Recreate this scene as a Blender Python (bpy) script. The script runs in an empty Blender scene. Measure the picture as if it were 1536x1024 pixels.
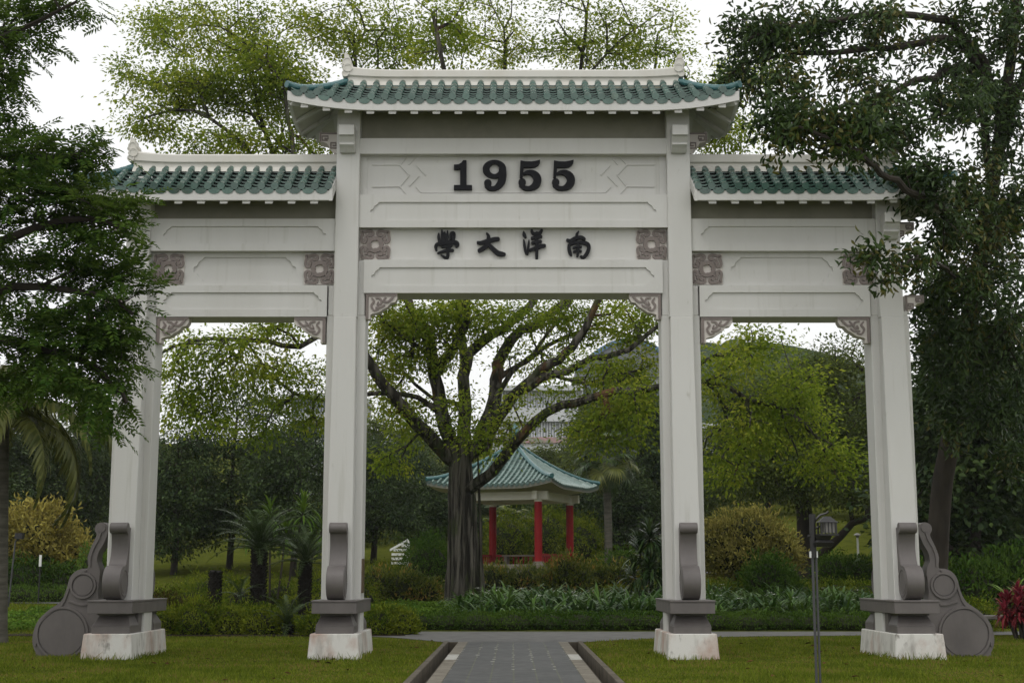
import bpy, bmesh, math, random
import numpy as np
from mathutils import Vector, Matrix
R = math.radians
SC = bpy.context.scene
COL = SC.collection

# ---------------------------------------------------------------- camera
FPX, PITCH = 2133.0, R(9.27)
CAM = (-0.025, -27.0, 1.5)
cam = bpy.data.cameras.new('camera')
cam.sensor_width = 36; cam.lens = FPX / 1536 * 36; cam.clip_end = 3000; cam.clip_start = .1
cam.dof.use_dof = True; cam.dof.focus_distance = 27; cam.dof.aperture_fstop = 4.5
co = bpy.data.objects.new('camera', cam); COL.objects.link(co)
co.location = CAM; co.rotation_euler = (R(90) + PITCH, 0, 0); SC.camera = co
# ---------------------------------------------------------------- sky, sun, exposure (overcast, light rain)
SUN_EL, SUN_ROT = R(58), R(200)
w = bpy.data.worlds.new('World'); SC.world = w; w.use_nodes = True
nt = w.node_tree; nt.nodes.clear()
out = nt.nodes.new('ShaderNodeOutputWorld'); bg = nt.nodes.new('ShaderNodeBackground')
sky = nt.nodes.new('ShaderNodeTexSky'); sky.sky_type = 'NISHITA'; sky.sun_disc = False
sky.sun_elevation = SUN_EL; sky.sun_rotation = SUN_ROT; sky.dust_density = 4; sky.air_density = 1
hs = nt.nodes.new('ShaderNodeHueSaturation'); hs.inputs['Saturation'].default_value = .12
mx = nt.nodes.new('ShaderNodeMix'); mx.data_type = 'RGBA'; mx.inputs[0].default_value = .8
mx.inputs[7].default_value = (12.0, 12.1, 12.0, 1)
nt.links.new(sky.outputs[0], hs.inputs['Color']); nt.links.new(hs.outputs[0], mx.inputs[6])
nt.links.new(mx.outputs[2], bg.inputs[0]); bg.inputs[1].default_value = .1
nt.links.new(bg.outputs[0], out.inputs[0])
sl = bpy.data.lights.new('sun', 'SUN'); sl.energy = .6; sl.angle = R(25); sl.color = (1, .97, .92)
so = bpy.data.objects.new('sun', sl); COL.objects.link(so)
so.rotation_euler = (R(90) - SUN_EL, 0, R(-22)); so.location = (-10, -20, 30)
SC.view_settings.view_transform = 'Standard'; SC.view_settings.look = 'None'
SC.view_settings.gamma = 1; SC.view_settings.exposure = 0.0
SC.cycles.max_bounces = 6; SC.cycles.diffuse_bounces = 3; SC.cycles.glossy_bounces = 2
SC.cycles.transmission_bounces = 3; SC.cycles.transparent_max_bounces = 4


def P(px, py, Y):
    """world point that the photograph's pixel shows at depth Y"""
    u = (px - 768) / FPX; v = -(py - 512) / FPX
    d = (u, math.cos(PITCH) - v * math.sin(PITCH), math.sin(PITCH) + v * math.cos(PITCH))
    t = (Y - CAM[1]) / d[1]
    return Vector((CAM[0] + d[0] * t, Y, CAM[2] + d[2] * t))


def sm(t):
    t = min(1, max(0, t)); return t * t * (3 - 2 * t)


HP = [(11, 0), (23, .45), (45, 1.5), (71, 3.2), (120, 9), (200, 22), (400, 30), (900, 34)]


def H(x, y):
    if y <= 11: return 0.0
    z = HP[-1][1]
    for (a, za), (b, zb) in zip(HP, HP[1:]):
        if y <= b:
            z = za + (zb - za) * (y - a) / (b - a); break
    f = 1 - .6 * sm((-x - 6) / 6) * (1 - sm((y - 25) / 30))
    return z * f + 1.6 * sm((x - 6) / 8) * sm((y - 32) / 30)


# ---------------------------------------------------------------- scene tree helpers
def tag(o, label=None, cat=None, group=None, kind=None):
    if label: o['label'] = label
    if cat: o['category'] = cat
    if group: o['group'] = group
    if kind: o['kind'] = kind
    return o


def thing(name, label, cat, loc=(0, 0, 0), rz=0, group=None):
    o = bpy.data.objects.new(name, None); COL.objects.link(o)
    o.location = loc; o.rotation_euler = (0, 0, rz); o.empty_display_size = .2
    return tag(o, label, cat, group)


def link(name, me, parent=None):
    o = bpy.data.objects.new(name, me); COL.objects.link(o)
    if parent: o.parent = parent
    return o


def copy_tree(o, parent=None):
    c = o.copy(); COL.objects.link(c); c.parent = parent
    for ch in o.children: copy_tree(ch, c)
    return c


class MB:
    def __init__(s): s.v = []; s.f = []; s.m = []; s.sm = []

    def add(s, vs, fs, m=0, smooth=False):
        o = len(s.v); s.v += [tuple(p) for p in vs]
        for f in fs: s.f.append([i + o for i in f]); s.m.append(m); s.sm.append(smooth)

    def hexa(s, b, t, m=0):
        s.add(list(b) + list(t), [(3, 2, 1, 0), (4, 5, 6, 7), (0, 1, 5, 4), (1, 2, 6, 5), (2, 3, 7, 6), (3, 0, 4, 7)], m)

    def box(s, x0, x1, y0, y1, z0, z1, m=0):
        s.hexa([(x0, y0, z0), (x1, y0, z0), (x1, y1, z0), (x0, y1, z0)], [(x0, y0, z1), (x1, y0, z1), (x1, y1, z1), (x0, y1, z1)], m)

    def frus(s, xc, yc, hx0, hy0, z0, hx1, hy1, z1, m=0):
        s.hexa([(xc - hx0, yc - hy0, z0), (xc + hx0, yc - hy0, z0), (xc + hx0, yc + hy0, z0), (xc - hx0, yc + hy0, z0)],
               [(xc - hx1, yc - hy1, z1), (xc + hx1, yc - hy1, z1), (xc + hx1, yc + hy1, z1), (xc - hx1, yc + hy1, z1)], m)

    def prism(s, poly, a, b, m=0, axis='y', smooth=False):
        """poly in the two other axes, extruded from a to b along axis"""
        mk = {'y': lambda p, t: (p[0], t, p[1]), 'x': lambda p, t: (t, p[0], p[1]), 'z': lambda p, t: (p[0], p[1], t)}[axis]
        n = len(poly)
        s.add([mk(p, a) for p in poly] + [mk(p, b) for p in poly], [list(range(n)), list(range(2 * n - 1, n - 1, -1))], m)
        o = len(s.v) - 2 * n
        for i in range(n):
            j = (i + 1) % n
            s.f.append([o + i, o + n + i, o + n + j, o + j]); s.m.append(m); s.sm.append(smooth)

    def disc(s, c, r, a, b, m=0, n=28, axis='y', rz=None):
        rz = rz or r
        s.prism([(c[0] + r * math.cos(2 * math.pi * k / n), c[1] + rz * math.sin(2 * math.pi * k / n)) for k in range(n)], a, b, m, axis, True)

    def ring(s, c, ro, ri, a, b, m=0, n=40, axis='y', so=1, si=1):
        for h in range(2):
            o = []; i = []
            for k in range(n // 2 + 1):
                t = math.pi * h + math.pi * k / (n // 2)
                o.append((c[0] + ro * math.cos(t), c[1] + ro * so * math.sin(t))); i.append((c[0] + ri * math.cos(t), c[1] + ri * si * math.sin(t)))
            s.prism(o + i[::-1], a, b, m, axis)

    def tube(s, pts, rad, n=8, m=0, caps=True, smooth=True, flat=1.0):
        pts = [Vector(p) for p in pts]
        if not isinstance(rad, (list, tuple)): rad = [rad] * len(pts)
        up = Vector((0, 0, 1)); vs = []; ref = None
        for i, p in enumerate(pts):
            t = (pts[min(i + 1, len(pts) - 1)] - pts[max(i - 1, 0)])
            t = t.normalized() if t.length > 1e-9 else Vector((0, 0, 1))
            if ref is None:
                ref = t.cross(up)
                if ref.length < .1: ref = t.cross(Vector((0, 1, 0)))
            a = (ref - t * ref.dot(t)).normalized(); b = t.cross(a); ref = a
            for k in range(n):
                g = 2 * math.pi * k / n
                vs.append(p + a * rad[i] * math.cos(g) + b * rad[i] * flat * math.sin(g))
        fs = []
        for i in range(len(pts) - 1):
            for k in range(n):
                l = (k + 1) % n
                fs.append((i * n + k, i * n + l, (i + 1) * n + l, (i + 1) * n + k))
        s.add(vs, fs, m, smooth)
        if caps: s.add(vs[:n][::-1], [list(range(n))], m); s.add(vs[-n:], [list(range(n))], m)

    def stroke(s, pts, y0, y1, m=0, sub=5, closed=False):
        """pts (x,z,w): brush stroke of varying width in XZ, extruded y0 (front) to y1"""
        q = catmull([tuple(p) for p in pts], sub, closed)
        if not closed:
            def ends(a, b):
                dx, dz = a[0] - b[0], a[1] - b[1]; l = math.hypot(dx, dz) or 1; w = a[2]
                return [(a[0] + dx / l * w / 2 * t, a[1] + dz / l * w / 2 * t, w * math.sqrt(max(.02, 1 - t * t))) for t in (.35, .65, .87, .99)]
            q = ends(q[0], q[1])[::-1] + q + ends(q[-1], q[-2])
        n = len(q); L = []; Rr = []
        for i in range(n):
            a = q[(i - 1) % n] if closed else q[max(0, i - 1)]; b = q[(i + 1) % n] if closed else q[min(n - 1, i + 1)]
            dx, dz = b[0] - a[0], b[1] - a[1]; l = math.hypot(dx, dz) or 1
            nx, nz = -dz / l, dx / l; w = q[i][2] / 2
            L.append((q[i][0] + nx * w, q[i][1] + nz * w)); Rr.append((q[i][0] - nx * w, q[i][1] - nz * w))
        vs = [(p[0], y0, p[1]) for p in L] + [(p[0], y0, p[1]) for p in Rr] + [(p[0], y1, p[1]) for p in L] + [(p[0], y1, p[1]) for p in Rr]
        fs = []
        for i in range(n if closed else n - 1):
            j = (i + 1) % n
            fs += [(i, j, n + j, n + i), (i, 2 * n + i, 2 * n + j, j), (n + i, n + j, 3 * n + j, 3 * n + i)]
        if not closed: fs += [(0, n, 3 * n, 2 * n), (n - 1, 3 * n - 1, 4 * n - 1, 2 * n - 1)]
        s.add(vs, fs, m)

    def build(s, name, mats, parent=None, bevel=0, recalc=True, segs=1):
        me = bpy.data.meshes.new(name)
        me.from_pydata(s.v, [], s.f)
        for mt in (mats if isinstance(mats, (list, tuple)) else [mats]): me.materials.append(mt)
        me.polygons.foreach_set('material_index', s.m); me.polygons.foreach_set('use_smooth', s.sm)
        if recalc or bevel:
            bm = bmesh.new(); bm.from_mesh(me)
            if recalc: bmesh.ops.recalc_face_normals(bm, faces=bm.faces)
            if bevel:
                es = [e for e in bm.edges if len(e.link_faces) == 2 and e.calc_face_angle(0) > R(30)]
                bmesh.ops.bevel(bm, geom=es, offset=bevel, segments=segs, profile=.5, affect='EDGES', clamp_overlap=True)
            bm.to_mesh(me); bm.free()
        me.set_sharp_from_angle(angle=R(32))
        me.update()
        return link(name, me, parent)


def catmull(pts, sub, closed=False):
    n = len(pts); o = []
    for i in range(n if closed else n - 1):
        p = [pts[(i + k) % n] if closed else pts[min(n - 1, max(0, i + k))] for k in (-1, 0, 1, 2)]
        for s in range(sub):
            t = s / sub
            o.append(tuple(.5 * (2 * b + (c - a) * t + (2 * a - 5 * b + 4 * c - d) * t * t + (3 * b - a - 3 * c + d) * t ** 3) for a, b, c, d in zip(*p)))
    if not closed: o.append(tuple(pts[-1]))
    return o


class NM:
    """fast mesh of many small faces"""
    def __init__(s): s.V = []; s.F = []; s.n = 0

    def add(s, V, F):
        V = np.asarray(V, float).reshape(-1, 3); s.V.append(V); s.F.append(np.asarray(F, int) + s.n); s.n += len(V)

    def mesh(s, name, mats, smooth=False):
        V = np.concatenate(s.V); F = np.concatenate(s.F); k = F.shape[1]
        me = bpy.data.meshes.new(name)
        me.vertices.add(len(V)); me.vertices.foreach_set('co', V.ravel())
        me.loops.add(F.size); me.loops.foreach_set('vertex_index', F.ravel())
        me.polygons.add(len(F)); me.polygons.foreach_set('loop_start', np.arange(len(F)) * k)
        for mt in (mats if isinstance(mats, (list, tuple)) else [mats]): me.materials.append(mt)
        if smooth: me.polygons.foreach_set('use_smooth', np.ones(len(F), bool))
        me.update(); me.validate()
        return me

    def build(s, name, mats, parent=None, smooth=False): return link(name, s.mesh(name, mats, smooth), parent)


def unit(a): return a / np.maximum(1e-9, np.linalg.norm(a, axis=-1, keepdims=True))


T4 = (np.array([(0, 0, 0), (.5, .45, .06), (0, 1, -.1), (-.5, .45, .06)]), np.array([(0, 1, 2, 3)]))
T6 = (np.array([(0, 0, 0), (.36, .28, .1), (.42, .6, .09), (0, 1, -.12), (-.42, .6, .09), (-.36, .28, .1)]), np.array([(0, 1, 2, 3), (0, 3, 4, 5)]))


def leaves(nm, pos, d, nrm, L, W, T=T4):
    n = len(pos); tv, tf = T
    d = unit(d); sd = unit(np.cross(d, nrm)); nr = np.cross(sd, d)
    L = np.broadcast_to(L, n)[:, None, None]; W = np.broadcast_to(W, n)[:, None, None]
    V = pos[:, None] + sd[:, None] * W * tv[None, :, 0:1] + d[:, None] * L * tv[None, :, 1:2] + nr[:, None] * L * tv[None, :, 2:3]
    F = (tf[None] + (np.arange(n) * len(tv))[:, None, None]).reshape(-1, tf.shape[1])
    nm.add(V, F)


def straps(nm, base, az, el, bend, L, W, seg=4, tip=.06, base_w=.7):
    """curved strap leaves; el = start elevation, bend = how far it turns down (radians)"""
    n = len(base); az, el, bend, L, W = [np.broadcast_to(np.asarray(q, float), n) for q in (az, el, bend, L, W)]
    p = np.array(base, float); rows = []
    side = np.stack([-np.sin(az), np.cos(az), np.zeros(n)], 1)
    for k in range(seg + 1):
        t = k / seg
        ww = W * (base_w + (1 - base_w) * min(1, t * 3)) * (1 if t < .55 else max(tip, 1 - ((t - .55) / .45) ** 1.6))
        rows.append(p - side * ww[:, None] / 2); rows.append(p + side * ww[:, None] / 2)
        e = el - bend * ((k + .5) / seg) ** 1.3
        p = p + np.stack([np.cos(az) * np.cos(e), np.sin(az) * np.cos(e), np.sin(e)], 1) * (L / seg)[:, None]
    V = np.stack(rows, 1)
    f = np.array([(2 * k, 2 * k + 1, 2 * k + 3, 2 * k + 2) for k in range(seg)])
    nm.add(V, (f[None] + (np.arange(n) * (2 * seg + 2))[:, None, None]).reshape(-1, 4))


# ---------------------------------------------------------------- materials
def mat(name, base, rough=.6, spec=.4, bump=None, var=None, metal=0, island=0):
    """base colour, var=(second colour, noise scale, stretch xyz, lo, hi), bump=(scale, strength, distance)"""
    m = bpy.data.materials.new(name); m.use_nodes = True
    n = m.node_tree.nodes; l = m.node_tree.links; b = n['Principled BSDF']
    b.inputs['Base Color'].default_value = (*base, 1); b.inputs['Roughness'].default_value = rough
    b.inputs['Specular IOR Level'].default_value = spec; b.inputs['Metallic'].default_value = metal
    tc = n.new('ShaderNodeTexCoord')
    if var:
        vs = var if isinstance(var, list) else [var]
        prev = None
        for c2, sc, st, lo, hi in vs:
            mp = n.new('ShaderNodeMapping'); mp.inputs['Scale'].default_value = st
            l.new(tc.outputs['Object'], mp.inputs[0])
            ns = n.new('ShaderNodeTexNoise'); ns.inputs['Scale'].default_value = sc; ns.inputs['Detail'].default_value = 6; ns.inputs['Roughness'].default_value = .62
            l.new(mp.outputs[0], ns.inputs['Vector'])
            mr = n.new('ShaderNodeMapRange'); mr.inputs[1].default_value = lo; mr.inputs[2].default_value = hi
            l.new(ns.outputs[0], mr.inputs[0])
            mi = n.new('ShaderNodeMix'); mi.data_type = 'RGBA'
            if prev: l.new(prev, mi.inputs[6])
            else: mi.inputs[6].default_value = (*base, 1)
            mi.inputs[7].default_value = (*c2, 1); l.new(mr.outputs[0], mi.inputs[0]); prev = mi.outputs[2]
        l.new(prev, b.inputs['Base Color'])
    if island:
        g = n.new('ShaderNodeNewGeometry'); mr = n.new('ShaderNodeMapRange'); mr.inputs[3].default_value = 1 - island; mr.inputs[4].default_value = 1 + island
        l.new(g.outputs['Random Per Island'], mr.inputs[0]); hv = n.new('ShaderNodeHueSaturation'); l.new(mr.outputs[0], hv.inputs['Value'])
        l.new(prev, hv.inputs['Color']); l.new(hv.outputs[0], b.inputs['Base Color'])
    if bump:
        ns = n.new('ShaderNodeTexNoise'); ns.inputs['Scale'].default_value = bump[0]; ns.inputs['Detail'].default_value = 5
        mp = n.new('ShaderNodeMapping'); mp.inputs['Scale'].default_value = bump[3] if len(bump) > 3 else (1, 1, 1)
        l.new(tc.outputs['Object'], mp.inputs[0]); l.new(mp.outputs[0], ns.inputs['Vector'])
        bp = n.new('ShaderNodeBump'); bp.inputs['Strength'].default_value = bump[1]; bp.inputs['Distance'].default_value = bump[2]
        l.new(ns.outputs[0], bp.inputs['Height']); l.new(bp.outputs[0], b.inputs['Normal'])
    return m


def leafmat(name, c0, c1, tr=.3, rough=.45, spec=.35, c2=None, clump=.6):
    sat = lambda c: (c[0] * .97, c[1] * 1.02, c[2] * .85) if c and c[1] > c[0] * .8 else c
    c0, c1, c2 = sat(c0), sat(c1), sat(c2)
    m = bpy.data.materials.new(name); m.use_nodes = True
    n = m.node_tree.nodes; l = m.node_tree.links; b = n['Principled BSDF']
    b.inputs['Roughness'].default_value = rough; b.inputs['Specular IOR Level'].default_value = 0 if spec <= .21 else spec * .5
    g = n.new('ShaderNodeNewGeometry'); tc = n.new('ShaderNodeTexCoord')
    ns = n.new('ShaderNodeTexNoise'); ns.inputs['Scale'].default_value = clump; ns.inputs['Detail'].default_value = 3
    l.new(tc.outputs['Object'], ns.inputs['Vector'])
    ad = n.new('ShaderNodeMath'); ad.operation = 'MULTIPLY_ADD'; ad.inputs[1].default_value = 2.4; ad.inputs[2].default_value = -1.2
    l.new(ns.outputs[0], ad.inputs[0])
    a2 = n.new('ShaderNodeMath'); a2.operation = 'ADD'; l.new(ad.outputs[0], a2.inputs[0])
    l.new(g.outputs['Random Per Island'], a2.inputs[1])
    cr = n.new('ShaderNodeValToRGB'); e = cr.color_ramp.elements
    e[0].position = 0; e[0].color = (*c0, 1); e[1].position = .9; e[1].color = (*c1, 1)
    if c2: x = cr.color_ramp.elements.new(1.0); x.color = (*c2, 1)
    l.new(a2.outputs[0], cr.inputs[0]); l.new(cr.outputs[0], b.inputs['Base Color'])
    t = n.new('ShaderNodeBsdfTranslucent'); hv = n.new('ShaderNodeHueSaturation'); hv.inputs['Value'].default_value = 1.5; hv.inputs['Hue'].default_value = .48
    l.new(cr.outputs[0], hv.inputs['Color']); l.new(hv.outputs[0], t.inputs[0])
    ms = n.new('ShaderNodeMixShader'); ms.inputs[0].default_value = tr
    l.new(b.outputs[0], ms.inputs[1]); l.new(t.outputs[0], ms.inputs[2])
    l.new(ms.outputs[0], n['Material Output'].inputs[0])
    return m


WHITE = mat('white_painted_plaster', (.585, .577, .553), .55, .3, (9, .15, .01), [((.54, .53, .50), 1.1, (1, 1, .25), .42, .75), ((.44, .43, .385), 2.2, (3.2, 3.2, .10), .57, .84), ((.40, .385, .34), 5, (1, 1, .6), .66, .80)])
WHITE2 = mat('cream_painted_plaster', (.63, .61, .56), .55, .3, (9, .1, .01), ((.58, .55, .48), 1.7, (1.5, 1, .4), .45, .8))
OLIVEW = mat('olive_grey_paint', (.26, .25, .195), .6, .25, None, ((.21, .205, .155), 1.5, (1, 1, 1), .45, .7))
SOFFIT = mat('soffit_paint', (.50, .49, .42), .6, .3, None, ((.42, .41, .35), 1.5, (1, 1, 1), .45, .7))
MAUVE = mat('mauve_grey_paint', (.142, .126, .121), .5, .4, (14, .1, .006), [((.105, .094, .090), 2.2, (1, 1, .5), .4, .7), ((.16, .15, .135), 4.5, (1, 1, .7), .62, .80)])
MAUVE_L = mat('mauve_relief_paint', (.21, .175, .162), .6, .3, (14, .1, .004), ((.18, .152, .14), 3, (1, 1, 1), .4, .7))
PINKISH = mat('pale_pink_plaster', (.60, .555, .515), .6, .3, None, ((.52, .48, .445), 3, (1, 1, 1), .4, .7))
PLINTH = mat('stained_whitewash', (.62, .605, .57), .7, .25, (12, .25, .01), [((.40, .27, .215), 1.1, (1, 1, .6), .47, .64), ((.34, .32, .29), 2.6, (1.6, 1.6, .5), .50, .72), ((.25, .235, .21), 6, (1, 1, .5), .60, .72)])
TILE = mat('green_glazed_tile', (.066, .118, .096), .20, .7, (30, .12, .004), [((.035, .085, .066), 6, (1, 1, 1), .4, .68), ((.13, .20, .16), 3.1, (1, 1, 1), .58, .80), ((.05, .06, .035), 1.4, (1, 1, 1), .60, .75)], 0, .28)
HIPT = mat('blue_green_glazed_tile', (.05, .145, .150), .25, .6, (20, .1, .004), ((.03, .10, .10), 5, (1, 1, 1), .4, .7))
MORTAR = mat('grey_roof_mortar', (.10, .115, .10), .85, .2)
BLACK = mat('charcoal_letter_metal', (.0065, .0065, .009), .6, .2, (22, .15, .004))
BROWN = mat('bronze_plaque_metal', (.09, .06, .03), .45, .5)
WOODY = mat('grey_bark', (.105, .096, .080), .85, .15, (9, 1, .06, (1, 1, .16)), [((.020, .018, .014), 4.0, (1.6, 1.6, .13), .42, .54), ((.045, .056, .022), 1.8, (1, 1, .4), .52, .66), ((.13, .070, .035), .8, (1, 1, .5), .60, .68)])
DARKBARK = mat('dark_bark', (.05, .042, .034), .9, .15, (7, .6, .03, (1, 1, .3)), ((.028, .024, .02), 3, (1.2, 1.2, .3), .4, .65))
PALMBARK = mat('palm_bark', (.13, .12, .10), .85, .2, (9, .5, .02, (.4, .4, 3)), ((.08, .075, .06), 5, (.4, .4, 2.5), .4, .6))
CYCBARK = mat('cycad_bark', (.020, .018, .015), .95, .1, (22, 1, .04), ((.015, .013, .011), 12, (1, 1, 1), .4, .6))
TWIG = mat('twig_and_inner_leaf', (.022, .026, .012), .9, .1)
CONC = mat('weathered_concrete', (.205, .185, .152), .85, .2, (20, .3, .01), ((.12, .105, .08), 3, (1, 1, 1), .4, .7))
RED = mat('red_column_paint', (.27, .010, .014), .5, .2, None, ((.20, .008, .010), 2, (1, 1, .3), .4, .7))
STEEL = mat('galvanised_steel', (.06, .06, .064), .5, .4)
DKSTEEL = mat('dark_lamp_metal', (.013, .012, .012), .4, .5)
GLASSY = mat('frosted_lamp_glass', (.20, .19, .17), .25, .5)
PALE = mat('white_gloss_paint', (.74, .74, .73), .45, .4)
STONE = mat('grey_bench_stone', (.17, .155, .14), .8, .2, (15, .3, .01))

G_BANYAN = leafmat('banyan_leaf', (.095, .150, .018), (.220, .275, .036), .58, .55, .1, (.30, .32, .05), .45)
G_PINNATE = leafmat('pinnate_leaf', (.030, .066, .014), (.086, .140, .028), .34, .5, .2)
G_RUBBER = leafmat('rubber_leaf', (.020, .040, .012), (.055, .092, .022), .18, .42, .42, (.12, .11, .03), .5)
G_DARK = leafmat('dark_tree_leaf', (.018, .036, .014), (.058, .086, .024), .15, .5, .3)
G_MID = leafmat('wood_leaf', (.026, .044, .016), (.070, .095, .030), .25, .55, .25)
G_OLIVE = leafmat('olive_tree_leaf', (.040, .064, .016), (.112, .140, .034), .36, .5, .3)
G_YEL = leafmat('golden_leaf', (.19, .16, .035), (.42, .35, .10), .25, .55, .25, None, 1.1)
G_TAN = leafmat('tan_flowering_leaf', (.13, .125, .035), (.36, .31, .10), .2, .6, .2, None, 1.0)
G_JUN = leafmat('juniper_leaf', (.055, .095, .011), (.190, .215, .026), .15, .6, .2, None, 1.5)
G_HEDGE = leafmat('hedge_leaf', (.028, .062, .012), (.072, .118, .022), .15, .55, .12)
G_CROTON = leafmat('croton_leaf', (.055, .085, .016), (.20, .205, .034), .2, .45, .4, (.34, .22, .05), 1.5)
G_SHRUB = leafmat('shrub_leaf', (.030, .070, .012), (.085, .145, .028), .2, .5, .15)
G_BRIGHT = leafmat('bright_shrub_leaf', (.055, .11, .016), (.13, .21, .035), .3, .5, .3)
G_LILY = leafmat('lily_leaf', (.020, .056, .012), (.080, .145, .030), .2, .40, .28)
G_CYC = leafmat('cycad_leaf', (.022, .042, .012), (.058, .085, .026), .08, .35, .5)
G_PALM = leafmat('palm_leaf', (.055, .070, .020), (.16, .165, .05), .15, .4, .4)
G_DRAC = leafmat('dracaena_leaf', (.022, .048, .014), (.070, .105, .034), .15, .35, .5)
G_RED = leafmat('cordyline_leaf', (.13, .014, .018), (.34, .045, .055), .25, .4, .4)
G_CLOVER = leafmat('ground_cover_leaf', (.050, .105, .016), (.125, .195, .036), .2, .6, .1)
FLOWER = mat('white_petal', (.75, .75, .70), .6, .2)
YFLOWER = mat('yellow_petal', (.55, .40, .03), .6, .2)
DEADLEAF = leafmat('dead_leaf', (.035, .02, .01), (.13, .075, .03), .05, .7, .1)


def lawnmat():
    m = mat('lawn', (.078, .092, .012), .95, .0, (60, .5, .03), [((.105, .112, .020), .55, (1, 1, 1), .4, .7), ((.040, .050, .010), 3.2, (1, 1, 1), .45, .7), ((.10, .085, .03), 7, (1, 1, 1), .63, .78)])
    return m


LAWN = lawnmat()
BLADE = leafmat('grass_blade', (.074, .104, .013), (.172, .205, .028), .3, .6, .1, (.20, .16, .05), .8)


def pavemat():
    m = mat('slate_paving', (.06, .06, .062), .55, .35)
    n = m.node_tree.nodes; l = m.node_tree.links; b = n['Principled BSDF']; tc = n['Texture Coordinate']
    br = n.new('ShaderNodeTexBrick'); br.offset = 0; br.inputs['Scale'].default_value = 1
    br.inputs['Brick Width'].default_value = .335; br.inputs['Row Height'].default_value = .335; br.inputs['Mortar Size'].default_value = .012
    br.inputs['Color1'].default_value = (.052, .052, .055, 1); br.inputs['Color2'].default_value = (.078, .077, .078, 1); br.inputs['Mortar'].default_value = (.085, .088, .06, 1)
    l.new(tc.outputs['Object'], br.inputs['Vector'])
    ns = n.new('ShaderNodeTexNoise'); ns.inputs['Scale'].default_value = 5; ns.inputs['Detail'].default_value = 7
    l.new(tc.outputs['Object'], ns.inputs['Vector'])
    mr = n.new('ShaderNodeMapRange'); mr.inputs[1].default_value = .3; mr.inputs[2].default_value = .7; mr.inputs[3].default_value = .6; mr.inputs[4].default_value = 1.35
    l.new(ns.outputs[0], mr.inputs[0])
    hv = n.new('ShaderNodeHueSaturation'); l.new(br.outputs[0], hv.inputs['Color']); l.new(mr.outputs[0], hv.inputs['Value'])
    l.new(hv.outputs[0], b.inputs['Base Color'])
    bp = n.new('ShaderNodeBump'); bp.inputs['Strength'].default_value = .4; bp.inputs['Distance'].default_value = .01
    l.new(br.outputs['Fac'], bp.inputs['Height']); bp.invert = True; l.new(bp.outputs[0], b.inputs['Normal'])
    return m


PAVE = pavemat()

# ================================================================ SETTING: ground, paths, drains
DX, DY = 1.43, 5.2      # inner edge of the far drain wall; where the drains end


def build_ground():
    xs = [-400, -250, -160, -110, -80] + list(np.arange(-60, -3.9, 2)) + [-3, -2.2, -1.54, -1.535, 0, 1.535, 1.54, 2.2, 3] + list(np.arange(4, 61, 2)) + [80, 110, 160, 250, 400]
    ys = list(np.arange(-40, 4, 4)) + [4, DY + .005, DY + .01, 7, 9, 11] + list(np.arange(12, 60, 2)) + list(np.arange(60, 130, 5)) + [140, 160, 200, 260, 400, 700]
    xs = [float(x) for x in xs]; ys = [float(y) for y in ys]
    vs = []
    for y in ys:
        for x in xs:
            z = H(x, y)
            if abs(x) < 1.5375 and y < DY + .0075: z = -.35
            vs.append((x, y, z))
    nx = len(xs); fs = [(j * nx + i, j * nx + i + 1, (j + 1) * nx + i + 1, (j + 1) * nx + i) for j in range(len(ys) - 1) for i in range(nx - 1)]
    b = MB(); b.add(vs, fs, 0, True)
    o = b.build('ground', LAWN, recalc=False); tag(o, kind='structure')


build_ground()
rs = random.Random(3)
b = MB()
b.box(-1.0, 1.0, -26, DY - .02, -.3, .012, 0)
b.box(-1.21, -1.003, -26, DY - .02, -.3, .016, 1); b.box(1.003, 1.21, -26, DY - .02, -.3, .016, 1)
for s in (-1, 1):       # pale replaced kerb stones
    for (y0, y1) in ((-1.5, .1), (-9, -7.2)):
        b.box(min(s * 1.006, s * 1.208), max(s * 1.006, s * 1.208), y0, y1, 0, .021, 2)
for i in range(-3, 4):
    for j in range(13):
        y = -4 + j * .67
        if rs.random() < .8 - .05 * abs(j - 6):
            r = rs.uniform(.014, .034) * (1.5 if rs.random() < .25 else 1)
            b.disc((i * .335 - .005 + rs.uniform(-.02, .02), y + rs.uniform(-.03, .03)), r, .010, .0165, 2, 9, 'z')
p = b.build('path', [PAVE, CONC, mat('pale_stone', (.42, .41, .38), .8, .2, None, ((.3, .29, .26), 6, (1, 1, 1), .4, .7))]); tag(p, kind='structure')
b = MB()
for s in (-1, 1):
    x = lambda a, c: (min(s * a, s * c), max(s * a, s * c))
    b.box(*x(1.21, 1.43), -26, DY - .02, -.33, -.22, 0)
    b.box(*x(1.43, 1.53), -26, DY, -.33, .03, 0)
    b.box(*x(1.21, 1.43), DY - .02, DY + .0, -.33, .01, 0)
d = b.build('drain', mat('damp_drain_concrete', (.13, .112, .088), .9, .15, (20, .3, .01), ((.07, .06, .045), 3, (1, 1, 1), .4, .7)), bevel=.008); tag(d, kind='structure')
b = MB()
b.prism([(-1.535, DY), (1.535, DY), (2.6, 6.3), (3.9, 7.4), (6.5, 8.3), (10, 8.9), (16, 9.3), (26, 9.6), (26, 11), (-7, 11), (-7, 9.6), (-4.3, 8.9), (-2.9, 7.6), (-2.2, 6.4)], .004, .012, 0, 'z')
p = b.build('cross_path', mat('pale_paving', (.135, .13, .125), .7, .3, (20, .3, .01), ((.085, .083, .08), 2.5, (1, 1, 1), .4, .65))); tag(p, kind='structure')


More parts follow.
